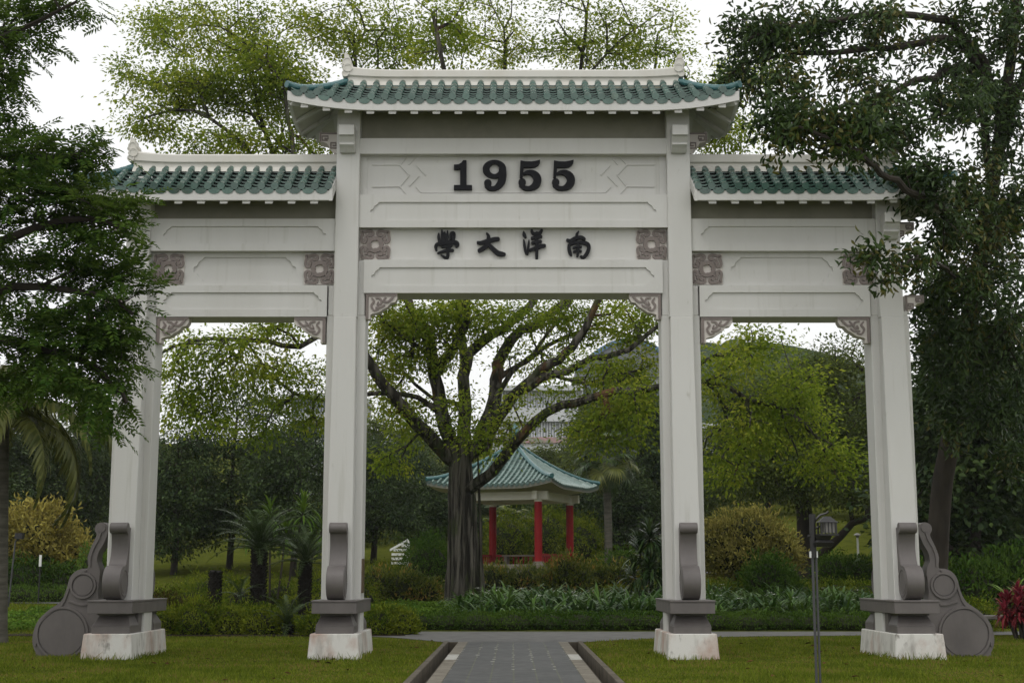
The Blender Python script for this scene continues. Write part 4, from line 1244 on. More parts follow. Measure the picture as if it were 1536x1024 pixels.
tg = blob_points([  # above the roofs
    (330, 60, 20, 110, 60, 2.2, 50), (230, 30, 21, 50, 40, 1.5, 14), (400, 125, 19, 95, 60, 2.0, 84), (290, 140, 19, 80, 40, 1.6, 42), (240, 185, 19, 70, 30, 1.5, 13), (330, 215, 18, 110, 26, 2, 26),
    (470, 210, 19, 60, 40, 2, 16), (480, 40, 21, 60, 60, 2.2, 22), (570, 60, 21, 75, 70, 2.5, 32), (660, 50, 18, 80, 60, 2.5, 28), (760, 55, 24, 80, 60, 2.5, 22), (860, 60, 24, 80, 60, 2.5, 28), (960, 60, 24, 80, 65, 2.4, 34), (1030, 150, 19, 60, 70, 2, 20),
    (1090, 215, 20, 50, 22, 1.5, 14), (1100, 150, 20, 60, 60, 2, 16), (200, 120, 20, 40, 40, 1.4, 8), (700, -60, 22, 330, 60, 3, 60), (480, -70, 21, 220, 60, 3, 34), (1140, 100, 20, 60, 60, 2, 10),
    # hidden by the gate but part of the crown
    (600, 260, 20, 120, 90, 3, 40), (800, 260, 22, 160, 110, 3, 44), (450, 340, 18, 120, 70, 2.5, 30), (960, 330, 20, 100, 80, 2.5, 26),
    # through the arches
    (600, 490, 19, 52, 48, 1.8, 42), (665, 490, 18.5, 45, 45, 1.5, 24), (585, 570, 20, 40, 40, 1.6, 14), (760, 480, 21, 70, 34, 2, 20), (860, 480, 20, 60, 34, 2, 24), (945, 480, 18, 50, 36, 1.8, 20), (950, 545, 19, 55, 36, 2, 16), (880, 560, 18, 50, 34, 1.5, 8), (820, 540, 22, 60, 34, 2, 7), (620, 620, 21, 50, 40, 1.6, 12),
    (900, 640, 17, 55, 50, 1.4, 18), (815, 600, 17.6, 60, 40, 1.2, 5), (780, 540, 20, 50, 34, 1.4, 4), (640, 540, 19, 60, 50, 1.4, 14), (690, 470, 18, 60, 30, 1.4, 10), (960, 620, 16.5, 40, 55, 1.3, 14), (740, 660, 18.4, 40, 36, 1, 10), (700, 620, 18.5, 36, 40, 1, 7), (600, 640, 18.5, 40, 30, 1, 5), (600, 690, 18.5, 40, 30, 1, 6),
    (430, 570, 16.5, 70, 50, 1.6, 24), (330, 540, 15.6, 80, 46, 1.5, 30), (270, 600, 15.4, 45, 55, 1.2, 16), (400, 495, 16, 80, 20, 1.4, 12), (350, 640, 15.6, 70, 40, 1.2, 12), (470, 620, 17, 30, 40, 1, 8),
    (1085, 560, 15.6, 50, 40, 1.5, 16), (1140, 640, 15.4, 60, 50, 1.5, 22), (1200, 600, 15.4, 60, 50, 1.4, 20), (1230, 690, 15, 50, 40, 1.2, 12), (1090, 680, 15.6, 40, 50, 1.2, 12), (1130, 520, 16, 60, 30, 1.4, 12)], rng)
make_tree('banyan_tree', 'huge spreading tree with ribbed grey trunk framed by the central arch', base, lim, tg, f_broad(104, .37, .145, .082, .35, T4, .48), G_BANYAN, WOODY, 21, rt=.019, flute=flute)

# ================================================================ TREES NEAR THE GATE
# feathery tree on the near side, trunk outside the frame
def LN(pts): return [tuple(P(x, y, Y)) for x, y, Y in pts]
bl = Vector((P(-190, 900, -6).x, -6, 0))
lim = [([tuple(bl + Vector((0, 0, -.3))), tuple(bl + Vector((.1, 0, 2)))] + LN([(-150, 560, -6), (-110, 380, -6), (-80, 220, -6), (-50, 60, -6)]), .30, .10),
       (LN([(-120, 420, -6), (-30, 380, -6), (50, 340, -6.2), (130, 330, -6.4), (190, 345, -6.5)]), .10, .03),
       (LN([(-140, 520, -6), (-40, 500, -6), (60, 520, -6.2), (150, 560, -6.4), (190, 600, -6.5)]), .09, .03),
       (LN([(-90, 270, -6), (-20, 230, -6), (60, 235, -6.3), (130, 225, -6.5)]), .08, .025),
       (LN([(-60, 100, -6), (0, 60, -6), (60, 30, -6.3), (110, 5, -6.5)]), .07, .02),
       (LN([(-130, 470, -6), (-20, 440, -6), (60, 430, -6.2), (140, 440, -6.3), (200, 470, -6.4)]), .09, .025)]
rng = np.random.default_rng(12)
tg = blob_points([(0, 40, -6, 70, 60, .9, 26), (90, 0, -6.2, 45, 20, .6, 8), (-20, 130, -6, 40, 60, .9, 18), (-10, 230, -6, 50, 50, .9, 18), (60, 235, -6.2, 60, 32, .7, 22), (125, 228, -6.4, 30, 20, .6, 7), (90, 300, -6.2, 75, 45, .8, 30), (150, 330, -6.4, 50, 40, .6, 15), (-10, 300, -6, 50, 45, .9, 12),
                  (0, 400, -6, 60, 40, .9, 10), (110, 400, -6.2, 75, 45, .8, 28), (185, 420, -6.4, 34, 36, .5, 9), (145, 480, -6.3, 55, 45, .7, 22), (50, 490, -6.1, 75, 45, .9, 25), (170, 535, -6.4, 36, 45, .5, 12), (90, 555, -6.2, 75, 34, .8, 20), (158, 600, -6.4, 32, 36, .5, 8), (10, 560, -6, 55, 45, .9, 14), (-60, 350, -6, 60, 250, 1.2, 50)], rng)
make_tree('feathery_tree', 'dark green feathery tree leaning in before the west end pillar', bl, lim, tg, f_pinnate(10, .18, .37, 7, .12, .039), G_PINNATE, DARKBARK, 22, rt=.006, step=.3)

# big glossy-leaved tree on the other side, boughs reaching over the roof
br = Vector((P(1400, 860, 7).x, 7, 0))
lim = [([tuple(br + Vector((0, 0, -.3))), tuple(br + Vector((.02, 0, .9)))] + LN([(1412, 740, 6.8), (1428, 650, 6.5), (1442, 560, 6), (1462, 450, 5.5), (1482, 330, 4.5), (1500, 200, 3.5), (1520, 60, 3), (1532, -80, 2.5)]), .29, .09),
       (LN([(1500, 180, 3.5), (1470, 95, 2.5), (1426, 38, 1.8), (1390, 25, 1.2), (1325, 22, .6), (1260, 30, 0), (1190, 45, -.5), (1120, 60, -.8)]), .12, .025),
       (LN([(1485, 130, 3), (1436, 60, 1.6), (1358, 70, 1), (1260, 78, .4), (1180, 85, 0), (1110, 95, -.4)]), .10, .03),
       (LN([(1490, 290, 4.2), (1458, 110, 2.6), (1400, 115, 1.4), (1330, 140, .6), (1260, 160, -.6), (1190, 180, -1.6)]), .10, .025),
       (LN([(1478, 350, 4.8), (1450, 345, 2.6), (1420, 318, .2), (1370, 290, -1.6), (1325, 257, -2.4), (1285, 230, -2.7), (1238, 207, -2.9), (1190, 190, -3)]), .10, .025),
       (LN([(1470, 420, 5.2), (1450, 420, 2.5), (1420, 405, 0), (1380, 385, -1.8), (1340, 400, -2.2), (1305, 380, -2.3)]), .05, .012),
       (LN([(1500, 220, 3.6), (1530, 120, 3), (1560, 20, 2.5)]), .14, .05),
       (LN([(1440, 575, 6), (1480, 520, 4.5), (1520, 480, 3), (1560, 460, 2)]), .12, .04)]
rng = np.random.default_rng(13)
tg = blob_points([(1120, 50, -.4, 60, 40, .8, 30), (1200, 40, -.2, 70, 45, 1, 34), (1300, 40, .6, 80, 45, 1, 34), (1110, 120, -.4, 45, 40, .7, 14), (1190, 130, -.6, 60, 34, .8, 20), (1290, 130, .2, 70, 40, 1, 26), (1180, 190, -2.6, 60, 40, .5, 30), (1250, 190, -2.7, 60, 45, .5, 34),
                  (1290, 205, -2.4, 55, 38, .6, 30), (1350, 180, -.6, 60, 50, .9, 34), (1430, 170, 1.2, 70, 60, 1.2, 30), (1400, 80, 1.4, 70, 50, 1, 18), (1500, 60, 2.4, 60, 60, 1.2, 36), (1510, 170, 2.6, 50, 70, 1.2, 44), (1440, 20, 1.6, 60, 30, 1, 14), (1520, 0, 2.6, 50, 40, 1, 16), (1450, 150, 2, 50, 50, 1, 18), (1440, 640, 4.5, 40, 50, .8, 16), (1500, 450, 1.5, 50, 60, 1, 26), (1380, 270, -1.2, 55, 45, .9, 36), (1450, 280, 1.4, 70, 60, 1.2, 44), (1520, 290, 2.6, 50, 70, 1.2, 34),
                  (1310, 380, -2.3, 32, 14, .3, 7), (1360, 400, -1.6, 28, 26, .5, 12), (1325, 425, -2.2, 20, 10, .2, 3), (1420, 360, .6, 55, 45, 1, 34), (1420, 440, 1.6, 45, 55, 1, 36), (1490, 400, 2.6, 65, 70, 1.2, 50), (1420, 530, 3, 45, 55, 1, 44), (1400, 480, 4, 28, 50, .8, 20), (1405, 590, 6, 30, 50, .8, 26), (1395, 530, 6, 26, 60, .8, 24), (1385, 460, 2, 16, 40, .5, 10), (1460, 570, 6, 60, 60, 1, 36), (1500, 350, 5, 60, 80, 1, 40), (1490, 520, 3.5, 60, 60, 1.2, 46), (1420, 610, 5, 40, 40, .9, 18), (1500, 620, 4, 50, 50, 1.1, 34), (1530, 690, 4.5, 40, 40, 1, 16)], rng)
make_tree('rubber_tree', 'dark glossy broad-leaved tree with boughs over the east roof', br, lim, tg, f_rosette(30, .165, .070, .14), G_RUBBER, DARKBARK, 23, rt=.008, step=.35)

# olive-green tree behind the east arch
bo = Vector((P(1212, 868, 38).x, 38, H(P(1212, 868, 38).x, 38)))
lim = [([tuple(bo + Vector((0, 0, -.3)))] + L_([(1210, 830, 38), (1208, 790, 38), (1205, 750, 38), (1200, 700, 38), (1190, 640, 38)]), .48, .25),
       (L_([(1210, 850, 38), (1240, 822, 37), (1280, 785, 36), (1320, 765, 35), (1380, 740, 34)]), .22, .08), (L_([(1206, 770, 38), (1170, 700, 37), (1120, 640, 36), (1080, 600, 36)]), .2, .07), (L_([(1203, 730, 38), (1240, 660, 38), (1290, 590, 38), (1330, 520, 38)]), .22, .07)]
rng = np.random.default_rng(14)
tg = blob_points([(1130, 620, 37, 80, 60, 2.5, 50), (1210, 590, 38, 80, 60, 2.5, 46), (1280, 560, 38, 60, 60, 2.5, 34), (1270, 660, 37, 70, 60, 2.2, 42), (1170, 700, 37, 80, 45, 2.2, 42), (1100, 720, 36, 50, 40, 2, 22), (1250, 730, 36, 70, 34, 2, 28), (1330, 640, 36, 60, 70, 2, 34), (1370, 740, 35, 60, 40, 2, 18)], rng)
make_tree('olive_tree', 'olive-green tree with low bough standing behind the east arch', bo, lim, tg, f_broad(110, .5, .19, .10), G_OLIVE, DARKBARK, 24, rt=.02, step=.9)

# dark mango-like trees on the slope behind the west arch
k = 0
for (px, Y, wd, ytop, lab) in ((262, 47, 3.0, 640, 'dark dense round-headed tree beside the west end pillar'), (345, 50, 3.4, 575, 'tallest dark dense tree on the slope behind the cycads'), (440, 46, 3.2, 615, 'dark dense tree with low skirts below the pale building'), (560, 54, 3.4, 650, 'dark tree seen between the inner pillar and the great trunk')):
    p = Vector(G(px, 800, Y)); top = P(px, ytop, Y).z; hgt = top - p.z; k += 1
    rng = np.random.default_rng(30 + k)
    tg = ell_points([(p.x, p.y, p.z + hgt * .30, wd, wd * .9, hgt * .17, 44), (p.x, p.y, p.z + hgt * .52, wd * .95, wd * .9, hgt * .24, 56), (p.x + .3, p.y, p.z + hgt * .78, wd * .66, wd * .66, hgt * .22, 34)], rng)
    lim = [([tuple(p + Vector((0, 0, -.3))), tuple(p + Vector((.1, 0, hgt * .25))), tuple(p + Vector((0, .1, hgt * .5))), tuple(p + Vector((.2, 0, hgt * .85)))], .20, .05)]
    make_tree('mango_tree', lab, p, lim, tg, f_broad(120, .46, .20, .10, .5), G_DARK, DARKBARK, 40 + k, rt=.016, step=.7)

# the wood on the rise behind the garden: three kinds, copied
protos = []
for i, (lm, wd, n) in enumerate(((G_MID, 1.0, 90), (G_DARK, .8, 90), (G_OLIVE, 1.1, 80))):
    rng = np.random.default_rng(60 + i)
    tg = ell_points([(0, 0, 4.2, 3.4 * wd, 3.4 * wd, 1.8, int(n * .5)), (1.1 * wd, .4, 6.4, 2.6 * wd, 2.6 * wd, 1.7, int(n * .45)), (-1.6 * wd, -.3, 5.6, 2 * wd, 2 * wd, 1.5, int(n * .3)), (.2, 0, 8.2, 1.7 * wd, 1.7 * wd, 1.5, int(n * .3)), (0, 0, 2.2, 2.8 * wd, 2.8 * wd, 1.2, int(n * .3))], rng)
    lim = [([(0, 0, -.5), (.1, 0, 2), (0, .2, 4.5), (.3, 0, 8)], .28, .06)]
    protos.append(make_tree('wood_tree', 'x', (0, 0, 0), lim, tg, f_broad(100, .62, .28, .15, .3), lm, DARKBARK, 70 + i, rt=.025, step=1.1))
spots = [(-120, 52, 520, 1), (-30, 58, 600, 0), (40, 66, 610, 1), (110, 60, 640, 0), (165, 68, 620, 1), (-60, 40, 640, 1), (215, 75, 640, 2), (520, 72, 655, 0), (610, 78, 668, 1), (690, 84, 675, 0), (640, 62, 715, 1), (820, 92, 668, 2), (860, 70, 715, 0), (930, 66, 690, 1), (985, 84, 665, 2), (1040, 74, 690, 2), (1085, 90, 640, 0), (1150, 80, 600, 0),
         (1230, 92, 570, 2), (1300, 76, 590, 0), (1370, 62, 590, 1), (1430, 56, 560, 0), (1500, 50, 540, 1), (1570, 44, 500, 0), (1460, 36, 640, 1), (1455, 26, 500, 1), (1540, 32, 620, 1), (925, 74, 580, 2), (985, 72, 600, 1), (880, 98, 625, 0), (955, 90, 560, 0), (620, 98, 640, 0), (570, 88, 620, 2), (420, 82, 640, 0), (745, 66, 742, 1), (1010, 100, 655, 0)]
used = set()
names = ['mid-green tree in the wood on the rise behind the garden', 'dark narrow tree in the wood on the rise behind the garden', 'yellow-green tree in the wood on the rise behind the garden']
rw = random.Random(8)
for px, Y, yt, kd in spots:
    o = protos[kd] if kd not in used else copy_tree(protos[kd]); used.add(kd)
    p = G(px, 700, Y); hgt = P(px, yt, Y).z - p[2]; s = hgt / 9.6
    o.location = p; o.rotation_euler = (0, 0, rw.uniform(0, 6.28)); wds = max(s, .75) * rw.uniform(.95, 1.2); o.scale = (wds, wds, s)
    tag(o, names[kd], 'tree', 'trees in the wood on the rise')

# ================================================================ PALMS, CYCADS, DRACAENAS
def frond_mesh(name, L, e0, bend, n, ll, lw, m, a0=75, a1=35, lift=.25, droop=.5, rr=.02, power=1.3):
    pts = [Vector((0, 0, 0))]; es = []; S = 10
    for k in range(S):
        e = e0 - bend * ((k + .5) / S) ** power; es.append(e); pts.append(pts[-1] + Vector((math.cos(e), 0, math.sin(e))) * L / S)
    es.append(es[-1]); nm = NM(); mb = MB(); mb.tube(pts, [rr * (1 - .8 * i / S) for i in range(S + 1)], 4, 0, False); nm.add(np.array(mb.v), np.array(mb.f))
    rng = np.random.default_rng(int(L * 1000 + n)); B = []; A = []; E = []; LL = []
    for i in range(n):
        t = .10 + .9 * i / n; f = t * S; k = min(S - 1, int(f)); p = pts[k].lerp(pts[k + 1], f - k)
        for g in (-1, 1):
            a = R(a0 + (a1 - a0) * t) + rng.normal(0, .05); B.append(p); A.append(g * a); E.append(es[k] * math.cos(a) + lift + rng.normal(0, .08)); LL.append(ll * (.35 + .65 * math.sin(math.pi * min(1, .18 + .8 * t))) * rng.uniform(.9, 1.1))
    straps(nm, np.array([tuple(p) for p in B]), A, E, droop, LL, lw, 2, .1)
    return nm.mesh(name, m)


def crown_fronds(root, z, meshes, n, seed, tilt=(-.1, .9), sc=(.85, 1.1), x=0, y=0, name='frond'):
    r = random.Random(seed)
    for i in range(n):
        o = link(name, meshes[i % len(meshes)], root); u = (i + .5) / n
        o.location = (x, y, z + .1 * u); o.rotation_euler = (r.uniform(-.15, .15), -(tilt[0] + (tilt[1] - tilt[0]) * u), i * 2.399 + r.uniform(-.2, .2)); s = r.uniform(*sc); o.scale = (s, s, s)


CF = [frond_mesh('frond', 1.25, .55, 1.05, 34, .20, .013, G_CYC, 72, 30, .28, .35, .012), frond_mesh('frond', 1.15, .75, 1.0, 32, .19, .013, G_CYC, 72, 30, .28, .35, .012)]


def cycad(label, px, Y, ztop_py, r0, nf, sc, seed, dead=False):
    p = Vector(G(px, 900, Y)); zt = P(px, ztop_py, Y).z - p.z; root = thing('cycad', label, 'cycad', p)
    b = MB(); rr = random.Random(seed); N = 14; pts = []; rad = []
    for i in range(N + 1): pts.append((rr.uniform(-.015, .015), rr.uniform(-.015, .015), -.15 + (zt + .15) * i / N)); rad.append(r0 * (1.08 if i < 3 else .98) * rr.uniform(.93, 1.07))
    b.tube(pts, rad, 12)
    for i in range(int(zt * 90)):       # old leaf bases
        a = i * 2.399; z = zt * (i + .5) / (zt * 90); c = Vector((math.cos(a), math.sin(a), 0)); q = c * r0 * .95 + Vector((0, 0, z))
        b.tube([q, q + c * .045 + Vector((0, 0, .035))], [.032, .014], 4, 0, True, False)
    b.build('trunk', CYCBARK, root, recalc=False)
    if nf: crown_fronds(root, zt - .05, CF, nf, seed, (-.45, .75), (.9 * sc, 1.1 * sc))
    return root


cycad('tallest cycad with thick dark trunk and wide crown of fronds', 387, 13, 822, .215, 44, 1.28, 1)
cycad('second cycad with dark trunk standing beside the inner pillar', 457, 13.6, 842, .17, 36, 1.05, 2)
cycad('short bare cycad stump with no fronds among the junipers', 322, 13.5, 856, .17, 0, 1, 3)
cycad('tiny cycad with few fronds between stump and tallest cycad', 360, 12.6, 893, .12, 14, .62, 4)
cycad('low trunkless cycad spreading grey fronds on the lawn edge', 432, 9.0, 936, .12, 22, .85, 5)

# feather palm at the far side
pp = Vector(G(10, 800, 5)); zt = P(10, 622, 5).z - pp.z; pal = thing('feather_palm', 'feather palm with long drooping fronds near the yellow bush', 'palm', pp)
b = MB(); b.tube([(-.9 * (1 - (1 - z / zt) ** 1), 0, z) if False else (-.25 * z / zt, 0, z) for z in np.linspace(-.2, zt, 12)], [.19] + [.15] * 10 + [.17], 12); b.build('trunk', PALMBARK, pal)
PF = [frond_mesh('frond', 3.5, .70, 2.45, 64, .60, .06, G_PALM, 70, 30, -.05, 1.0, .03, 1.1), frond_mesh('frond', 3.2, .45, 2.1, 60, .58, .06, G_PALM, 70, 30, -.05, 1.0, .03, 1.1)]
crown_fronds(pal, zt, PF, 24, 9, (-.60, .60), (1.0, 1.25), -.25, 0)

# fan palms
def fan_mesh(L, n, m, seed, droop=1.1):
    nm = NM(); rng = np.random.default_rng(seed); mb = MB(); pts = [(0, 0, 0), (.6, 0, .18), (1.2, 0, .2)]; mb.tube(pts, .02, 4, 0, False); nm.add(np.array(mb.v), np.array(mb.f))
    az = np.linspace(-1.9, 1.9, n); straps(nm, np.tile([1.2, 0, .2], (n, 1)), az, .15 + .25 * np.abs(az) + rng.normal(0, .06, n), droop + rng.uniform(-.2, .3, n), L * (1 - .18 * np.abs(az) / 1.9), .075, 4, .15, .5)
    return nm.mesh('fan_frond', m)


FF = [fan_mesh(1.0, 26, G_DRAC, 1), fan_mesh(1.05, 26, G_PALM, 2, 1.5), fan_mesh(.95, 24, G_DRAC, 3, 1.3)]


def fan_palm(label, px, Y, py, r0, n, seed, sc=1):
    p = Vector(G(px, 800, Y)); zt = P(px, py, Y).z - p.z; root = thing('fan_palm', label, 'palm', p)
    b = MB(); b.tube([(.02 * math.sin(z), .02, z) for z in np.linspace(-.2, zt, 14)], [r0 * 1.2] + [r0] * 12 + [r0 * 1.1], 12); b.build('trunk', PALMBARK, root)
    crown_fronds(root, zt, FF, n, seed, (-1.25, 1.0), (.85 * sc, 1.1 * sc), name='fan_frond')


fan_palm('fan palm with smooth grey trunk beside the pavilion roof', 912, 51, 690, .21, 34, 4, 1.05)
fan_palm('small fan palm seen under the pavilion roof', 762, 54, 790, .16, 20, 5, .9)


def strap_plant(name, label, cat, px, Y, heads, m, seed, stem_m=DARKBARK, group=None):
    """heads: (dx, dy, z, radius, n leaves, width) rosettes on thin stems"""
    p = Vector(G(px, 850, Y)); root = thing(name, label, cat, p, 0, group); nm = NM(); rng = np.random.default_rng(seed); b = MB()
    for dx, dy, z, L, n, w_ in heads:
        az = rng.random(n) * 6.283; u = rng.random(n); el = -.5 + 1.95 * u
        straps(nm, np.tile([dx, dy, z], (n, 1)) + rng.normal(0, .02, (n, 3)) - np.array([0, 0, 1]) * ((1 - u) * .35 * min(1, z))[:, None], az, el, 1.5 - .5 * u + rng.normal(0, .1, n), L * rng.uniform(.8, 1.1, n), w_, 4, .05, .5)
        b.tube([(dx * .3, dy * .3, -.1), (dx * .7, dy * .7, z * .5), (dx, dy, z)], [.035, .03, .025], 6)
    nm.build('foliage', m, root); b.build('stem', stem_m, root)


strap_plant('dracaena', 'dracaena cluster of drooping strap leaves before the inner east pillar', 'dracaena', 975, 18, [(0, 0, 2.5, .85, 90, .075), (-.3, .1, 2.0, .8, 80, .075), (.35, 0, 1.9, .8, 80, .075), (0, -.2, 1.5, .8, 80, .075), (-.5, .1, 1.3, .75, 70, .07), (.6, .2, 2.2, .8, 70, .075), (.3, -.2, 1.1, .7, 60, .07), (-.2, -.3, .9, .65, 50, .07)], G_DRAC, 1)
strap_plant('dracaena', 'bright green strap-leaved dracaena rising behind the tallest cycad', 'dracaena', 408, 17, [(-.1, 0, 3.2, .75, 44, .07), (.9, .2, 3.3, .8, 44, .07), (-.6, .1, 2.7, .7, 34, .07), (1.5, .3, 2.7, .8, 40, .07), (.4, 0, 2.6, .7, 34, .07)], G_BRIGHT, 2)
strap_plant('cordyline', 'red-leaved cordyline bush beside the stone bench', 'cordyline', 1528, 6.5, [(x_, y_, z_, .34, 60, .055) for x_, y_, z_ in ((0, 0, 1.05), (-.25, .1, .95), (.3, 0, 1.0), (-.15, -.2, .8), (.2, -.25, .75), (.5, .1, .8), (-.42, -.1, .72), (.05, .3, 1.12), (.35, -.2, .85), (-.3, .25, .85), (.1, -.1, .95))], G_RED, 3)
strap_plant('broad_leaf_plant', 'pale upright broad-leaved plant between dark shrubs behind the bench', 'plant', 1516, 14, [(0, 0, .5, 1.0, 9, .20), (.3, .1, .4, .8, 8, .18)], G_BRIGHT, 5)

# ================================================================ SHRUBS AND HEDGES
def jun(label, px, Y, bl, n, m=G_JUN, name='juniper_bush', L=.09, Wd=.03): bush(name, label, G(px, 900, Y), bl, n, L, Wd, m, cat='bush', tuft=.5, up=.5)


jun('long low juniper mound in front of the cycad trunks', 330, 9.3, [(-1.45, 0, .15, .62, .5, .46), (-.55, -.15, .22, .62, .5, .60), (.30, .05, .2, .60, .5, .52), (1.05, -.1, .18, .56, .5, .50), (1.65, .1, .12, .4, .4, .36)], 17000)
jun('rust-tinted low shrub against the west end pillar', 262, 11.5, [(-.3, 0, .3, .7, .5, .6), (.5, .1, .25, .6, .5, .5)], 7000, leafmat('rusty_shrub_leaf', (.035, .035, .010), (.085, .068, .020), .15, .6, .2, None, 1.2))
jun('yellow-green juniper cushion on the bank left of the stump', 255, 18, [(-.6, 0, .35, 1.0, .8, .6), (.6, .2, .35, .9, .7, .65)], 8000)
jun('taller yellow-green juniper cushion behind the bare stump', 318, 20, [(0, 0, .5, 1.2, .9, .8), (.9, .1, .45, .8, .7, .65)], 8000)
jun('wide juniper bank behind the two cycad trunks', 428, 17.5, [(-1.3, 0, .3, .75, .7, .62), (-.1, .1, .35, .8, .7, .75), (1.15, -.1, .3, .7, .7, .58), (.5, -.8, .2, .6, .5, .45)], 11000)
jun('small olive juniper bush at the foot of the inner west pillar', 585, 9.2, [(-.2, 0, .2, .5, .45, .48), (.3, .05, .2, .42, .4, .42)], 6500)
jun('juniper tuft between pillar and low cycad', 478, 8.6, [(0, 0, .15, .42, .4, .42)], 3500)
jun('juniper mass seen past the second cycad trunk', 500, 20, [(-.4, 0, .4, .9, .8, .85), (.7, .1, .3, .8, .7, .7)], 6000)
jun('rounded green topiary mound left of the white steps', 572, 27, [(0, 0, .5, .85, .8, .75), (.5, -.2, .35, .6, .6, .5)], 6000)
jun('tall domed topiary bush behind the great trunk', 642, 29, [(0, 0, .9, 1.05, 1.0, 1.25)], 9000, G_SHRUB, 'topiary_bush', .10, .04)
jun('cone topiary seen between first and second red column', 762, 52, [(0, 0, 1.1, 1.3, 1.2, 1.6)], 6000, G_JUN, 'topiary_bush', .14, .06)
jun('largest cone topiary seen between the red columns', 822, 53, [(0, 0, 1.2, 1.5, 1.3, 1.9), (1.0, 0, 1.0, 1.2, 1.2, 1.5)], 8000, G_JUN, 'topiary_bush', .14, .06)
jun('cone topiary just past the last red column', 872, 52, [(0, 0, 1.0, 1.2, 1.2, 1.5)], 5000, G_JUN, 'topiary_bush', .14, .06)
for px, r_, lab in ((921, .40, 'clipped ball shrub at the edge of the yellow crotons'), (952, .34, 'smallest clipped ball shrub in the row of three'), (989, .38, 'clipped ball shrub nearest the inner east pillar')):
    jun(lab, px, 22, [(0, 0, .3, r_, r_, r_)], 2600, G_JUN, 'ball_shrub', .07, .025)
for i, (px, Y, lab) in enumerate(((1085, 21.5, 'rounded hedge cushion beside the inner east pillar'), (1140, 22, 'rounded hedge cushion below the tan bush'), (1195, 22, 'rounded hedge cushion behind the lily bed centre'), (1255, 22, 'rounded hedge cushion near the lamp post'), (1300, 21.5, 'rounded hedge cushion next to the east end pillar'))):
    jun(lab, px, Y, [(0, 0, .35, .95, .6, .5)], 3800, G_JUN, 'juniper_bush', .08, .03)
# crotons and mixed shrubs
def shr(label, px, Y, bl, n, m, L=.14, Wd=.06, name='shrub', cat='shrub', T=T6): bush(name, label, G(px, 870, Y), bl, n, L, Wd, m, cat=cat, T=T, up=.6, shell=(.6, 1.12))


shr('yellow croton hedge left of the great trunk', 590, 22, [(-.7, 0, .5, .8, .6, .75), (.3, .1, .5, .9, .6, .8), (1.1, 0, .4, .6, .5, .6)], 4500, G_CROTON, .15, .05, 'croton')
shr('orange-tipped croton right of the great trunk', 770, 27, [(-.8, 0, .5, .9, .7, .75), (.5, 0, .45, .9, .7, .7)], 3600, G_CROTON, .15, .05, 'croton')
shr('tall light-green croton before the middle red column', 848, 26, [(0, 0, .7, .6, .5, 1.0), (.5, 0, .5, .6, .5, .8), (-.5, .1, .5, .6, .5, .7)], 3600, G_CROTON, .17, .06, 'croton')
shr('mixed croton clump before the fan palm trunk', 905, 27, [(-.4, 0, .5, .8, .6, .75), (.7, .1, .5, .8, .6, .8)], 3600, G_CROTON, .15, .06, 'croton')
shr('dark leafy shrub behind the lilies near the dracaena', 940, 31, [(0, 0, .7, 1.2, .8, 1.0)], 2400, G_SHRUB)


def tan_extra(root, rng):
    b = MB()
    for k in range(6):
        a = k * 1.05; b.tube([(.12 * math.cos(a), .12 * math.sin(a), -.1), (.4 * math.cos(a), .4 * math.sin(a), .9), (.9 * math.cos(a), .8 * math.sin(a), 2.0)], [.09, .07, .04], 6)
    b.build('stem', DARKBARK, root)


bush('golden_shrub', 'big tan-flowering mushroom-shaped bush behind the inner east pillar', G(1112, 880, 23), [(-.9, 0, 2.0, 1.0, 1.0, .8), (.2, 0, 2.35, 1.2, 1.1, .85), (1.2, .1, 1.75, .9, .9, .8), (-.2, -.4, 1.6, 1.2, .8, .7)], 12000, .17, .06, G_TAN, cat='bush', T=T6, tuft=.4, extra=tan_extra)
shr('glossy green shrub growing against the tan bush', 1152, 20.5, [(0, 0, .8, .85, .7, .95), (.5, .1, .6, .6, .5, .7)], 4200, G_SHRUB)
shr('sparse green shrub near the olive tree trunk', 1250, 30, [(0, 0, .7, .8, .6, .8)], 1800, G_SHRUB)
shr('dark round shrub before the white lamp post', 1288, 30, [(0, 0, .6, .9, .7, .8)], 2500, G_HEDGE)
bush('yellow_bush', 'golden yellow bushy tree beyond the feather palm', G(52, 800, 33), [(-1.3, 0, 2.0, 1.3, 1.1, 1.4), (.2, 0, 2.2, 1.4, 1.2, 1.6), (1.2, .2, 1.6, 1.0, .9, 1.1)], 13000, .24, .09, G_YEL, cat='bush', T=T6, tuft=.5)
shr('dark flowering hedge below the golden bush', 60, 31.5, [(-2.2, 0, .6, 1.3, .8, 1.0), (-.6, 0, .65, 1.4, .8, 1.1), (1.0, .1, .6, 1.3, .8, .9)], 9000, G_HEDGE, .16, .07, 'hedge', 'hedge')
bush('low_hedge', 'low clipped grass-green hedge along the west walk', G(40, 890, 30.6), [(x_, .2 * math.sin(x_), .25, .9, .5, .42) for x_ in (-3.2, -2.2, -1.2, -.2, .8, 1.8, 2.8)], 12000, .10, .035, G_BRIGHT, cat='hedge', up=.8)
shr('bright lime-green sapling behind the west buttress stone', 140, 24, [(0, 0, 1.5, .55, .5, .8), (.2, 0, 1.0, .4, .4, .5)], 1500, G_BRIGHT)
shr('dark shrub mass behind the stone bench', 1440, 17, [(-.8, 0, .6, 1.0, .7, .9), (.4, 0, .7, 1.1, .8, 1.0), (1.6, .2, .6, 1.0, .8, .9)], 5000, G_HEDGE, .2, .08)
shr('dark broad shrub at the frame edge behind the cordyline', 1540, 18, [(-.3, 0, .9, 1.2, .8, 1.2), (.9, 0, .7, 1.1, .8, 1.0)], 4000, G_HEDGE, .2, .08)
jun('rusty juniper cushion by the east buttress stone', 1450, 11, [(0, 0, .25, .8, .6, .55)], 4500)
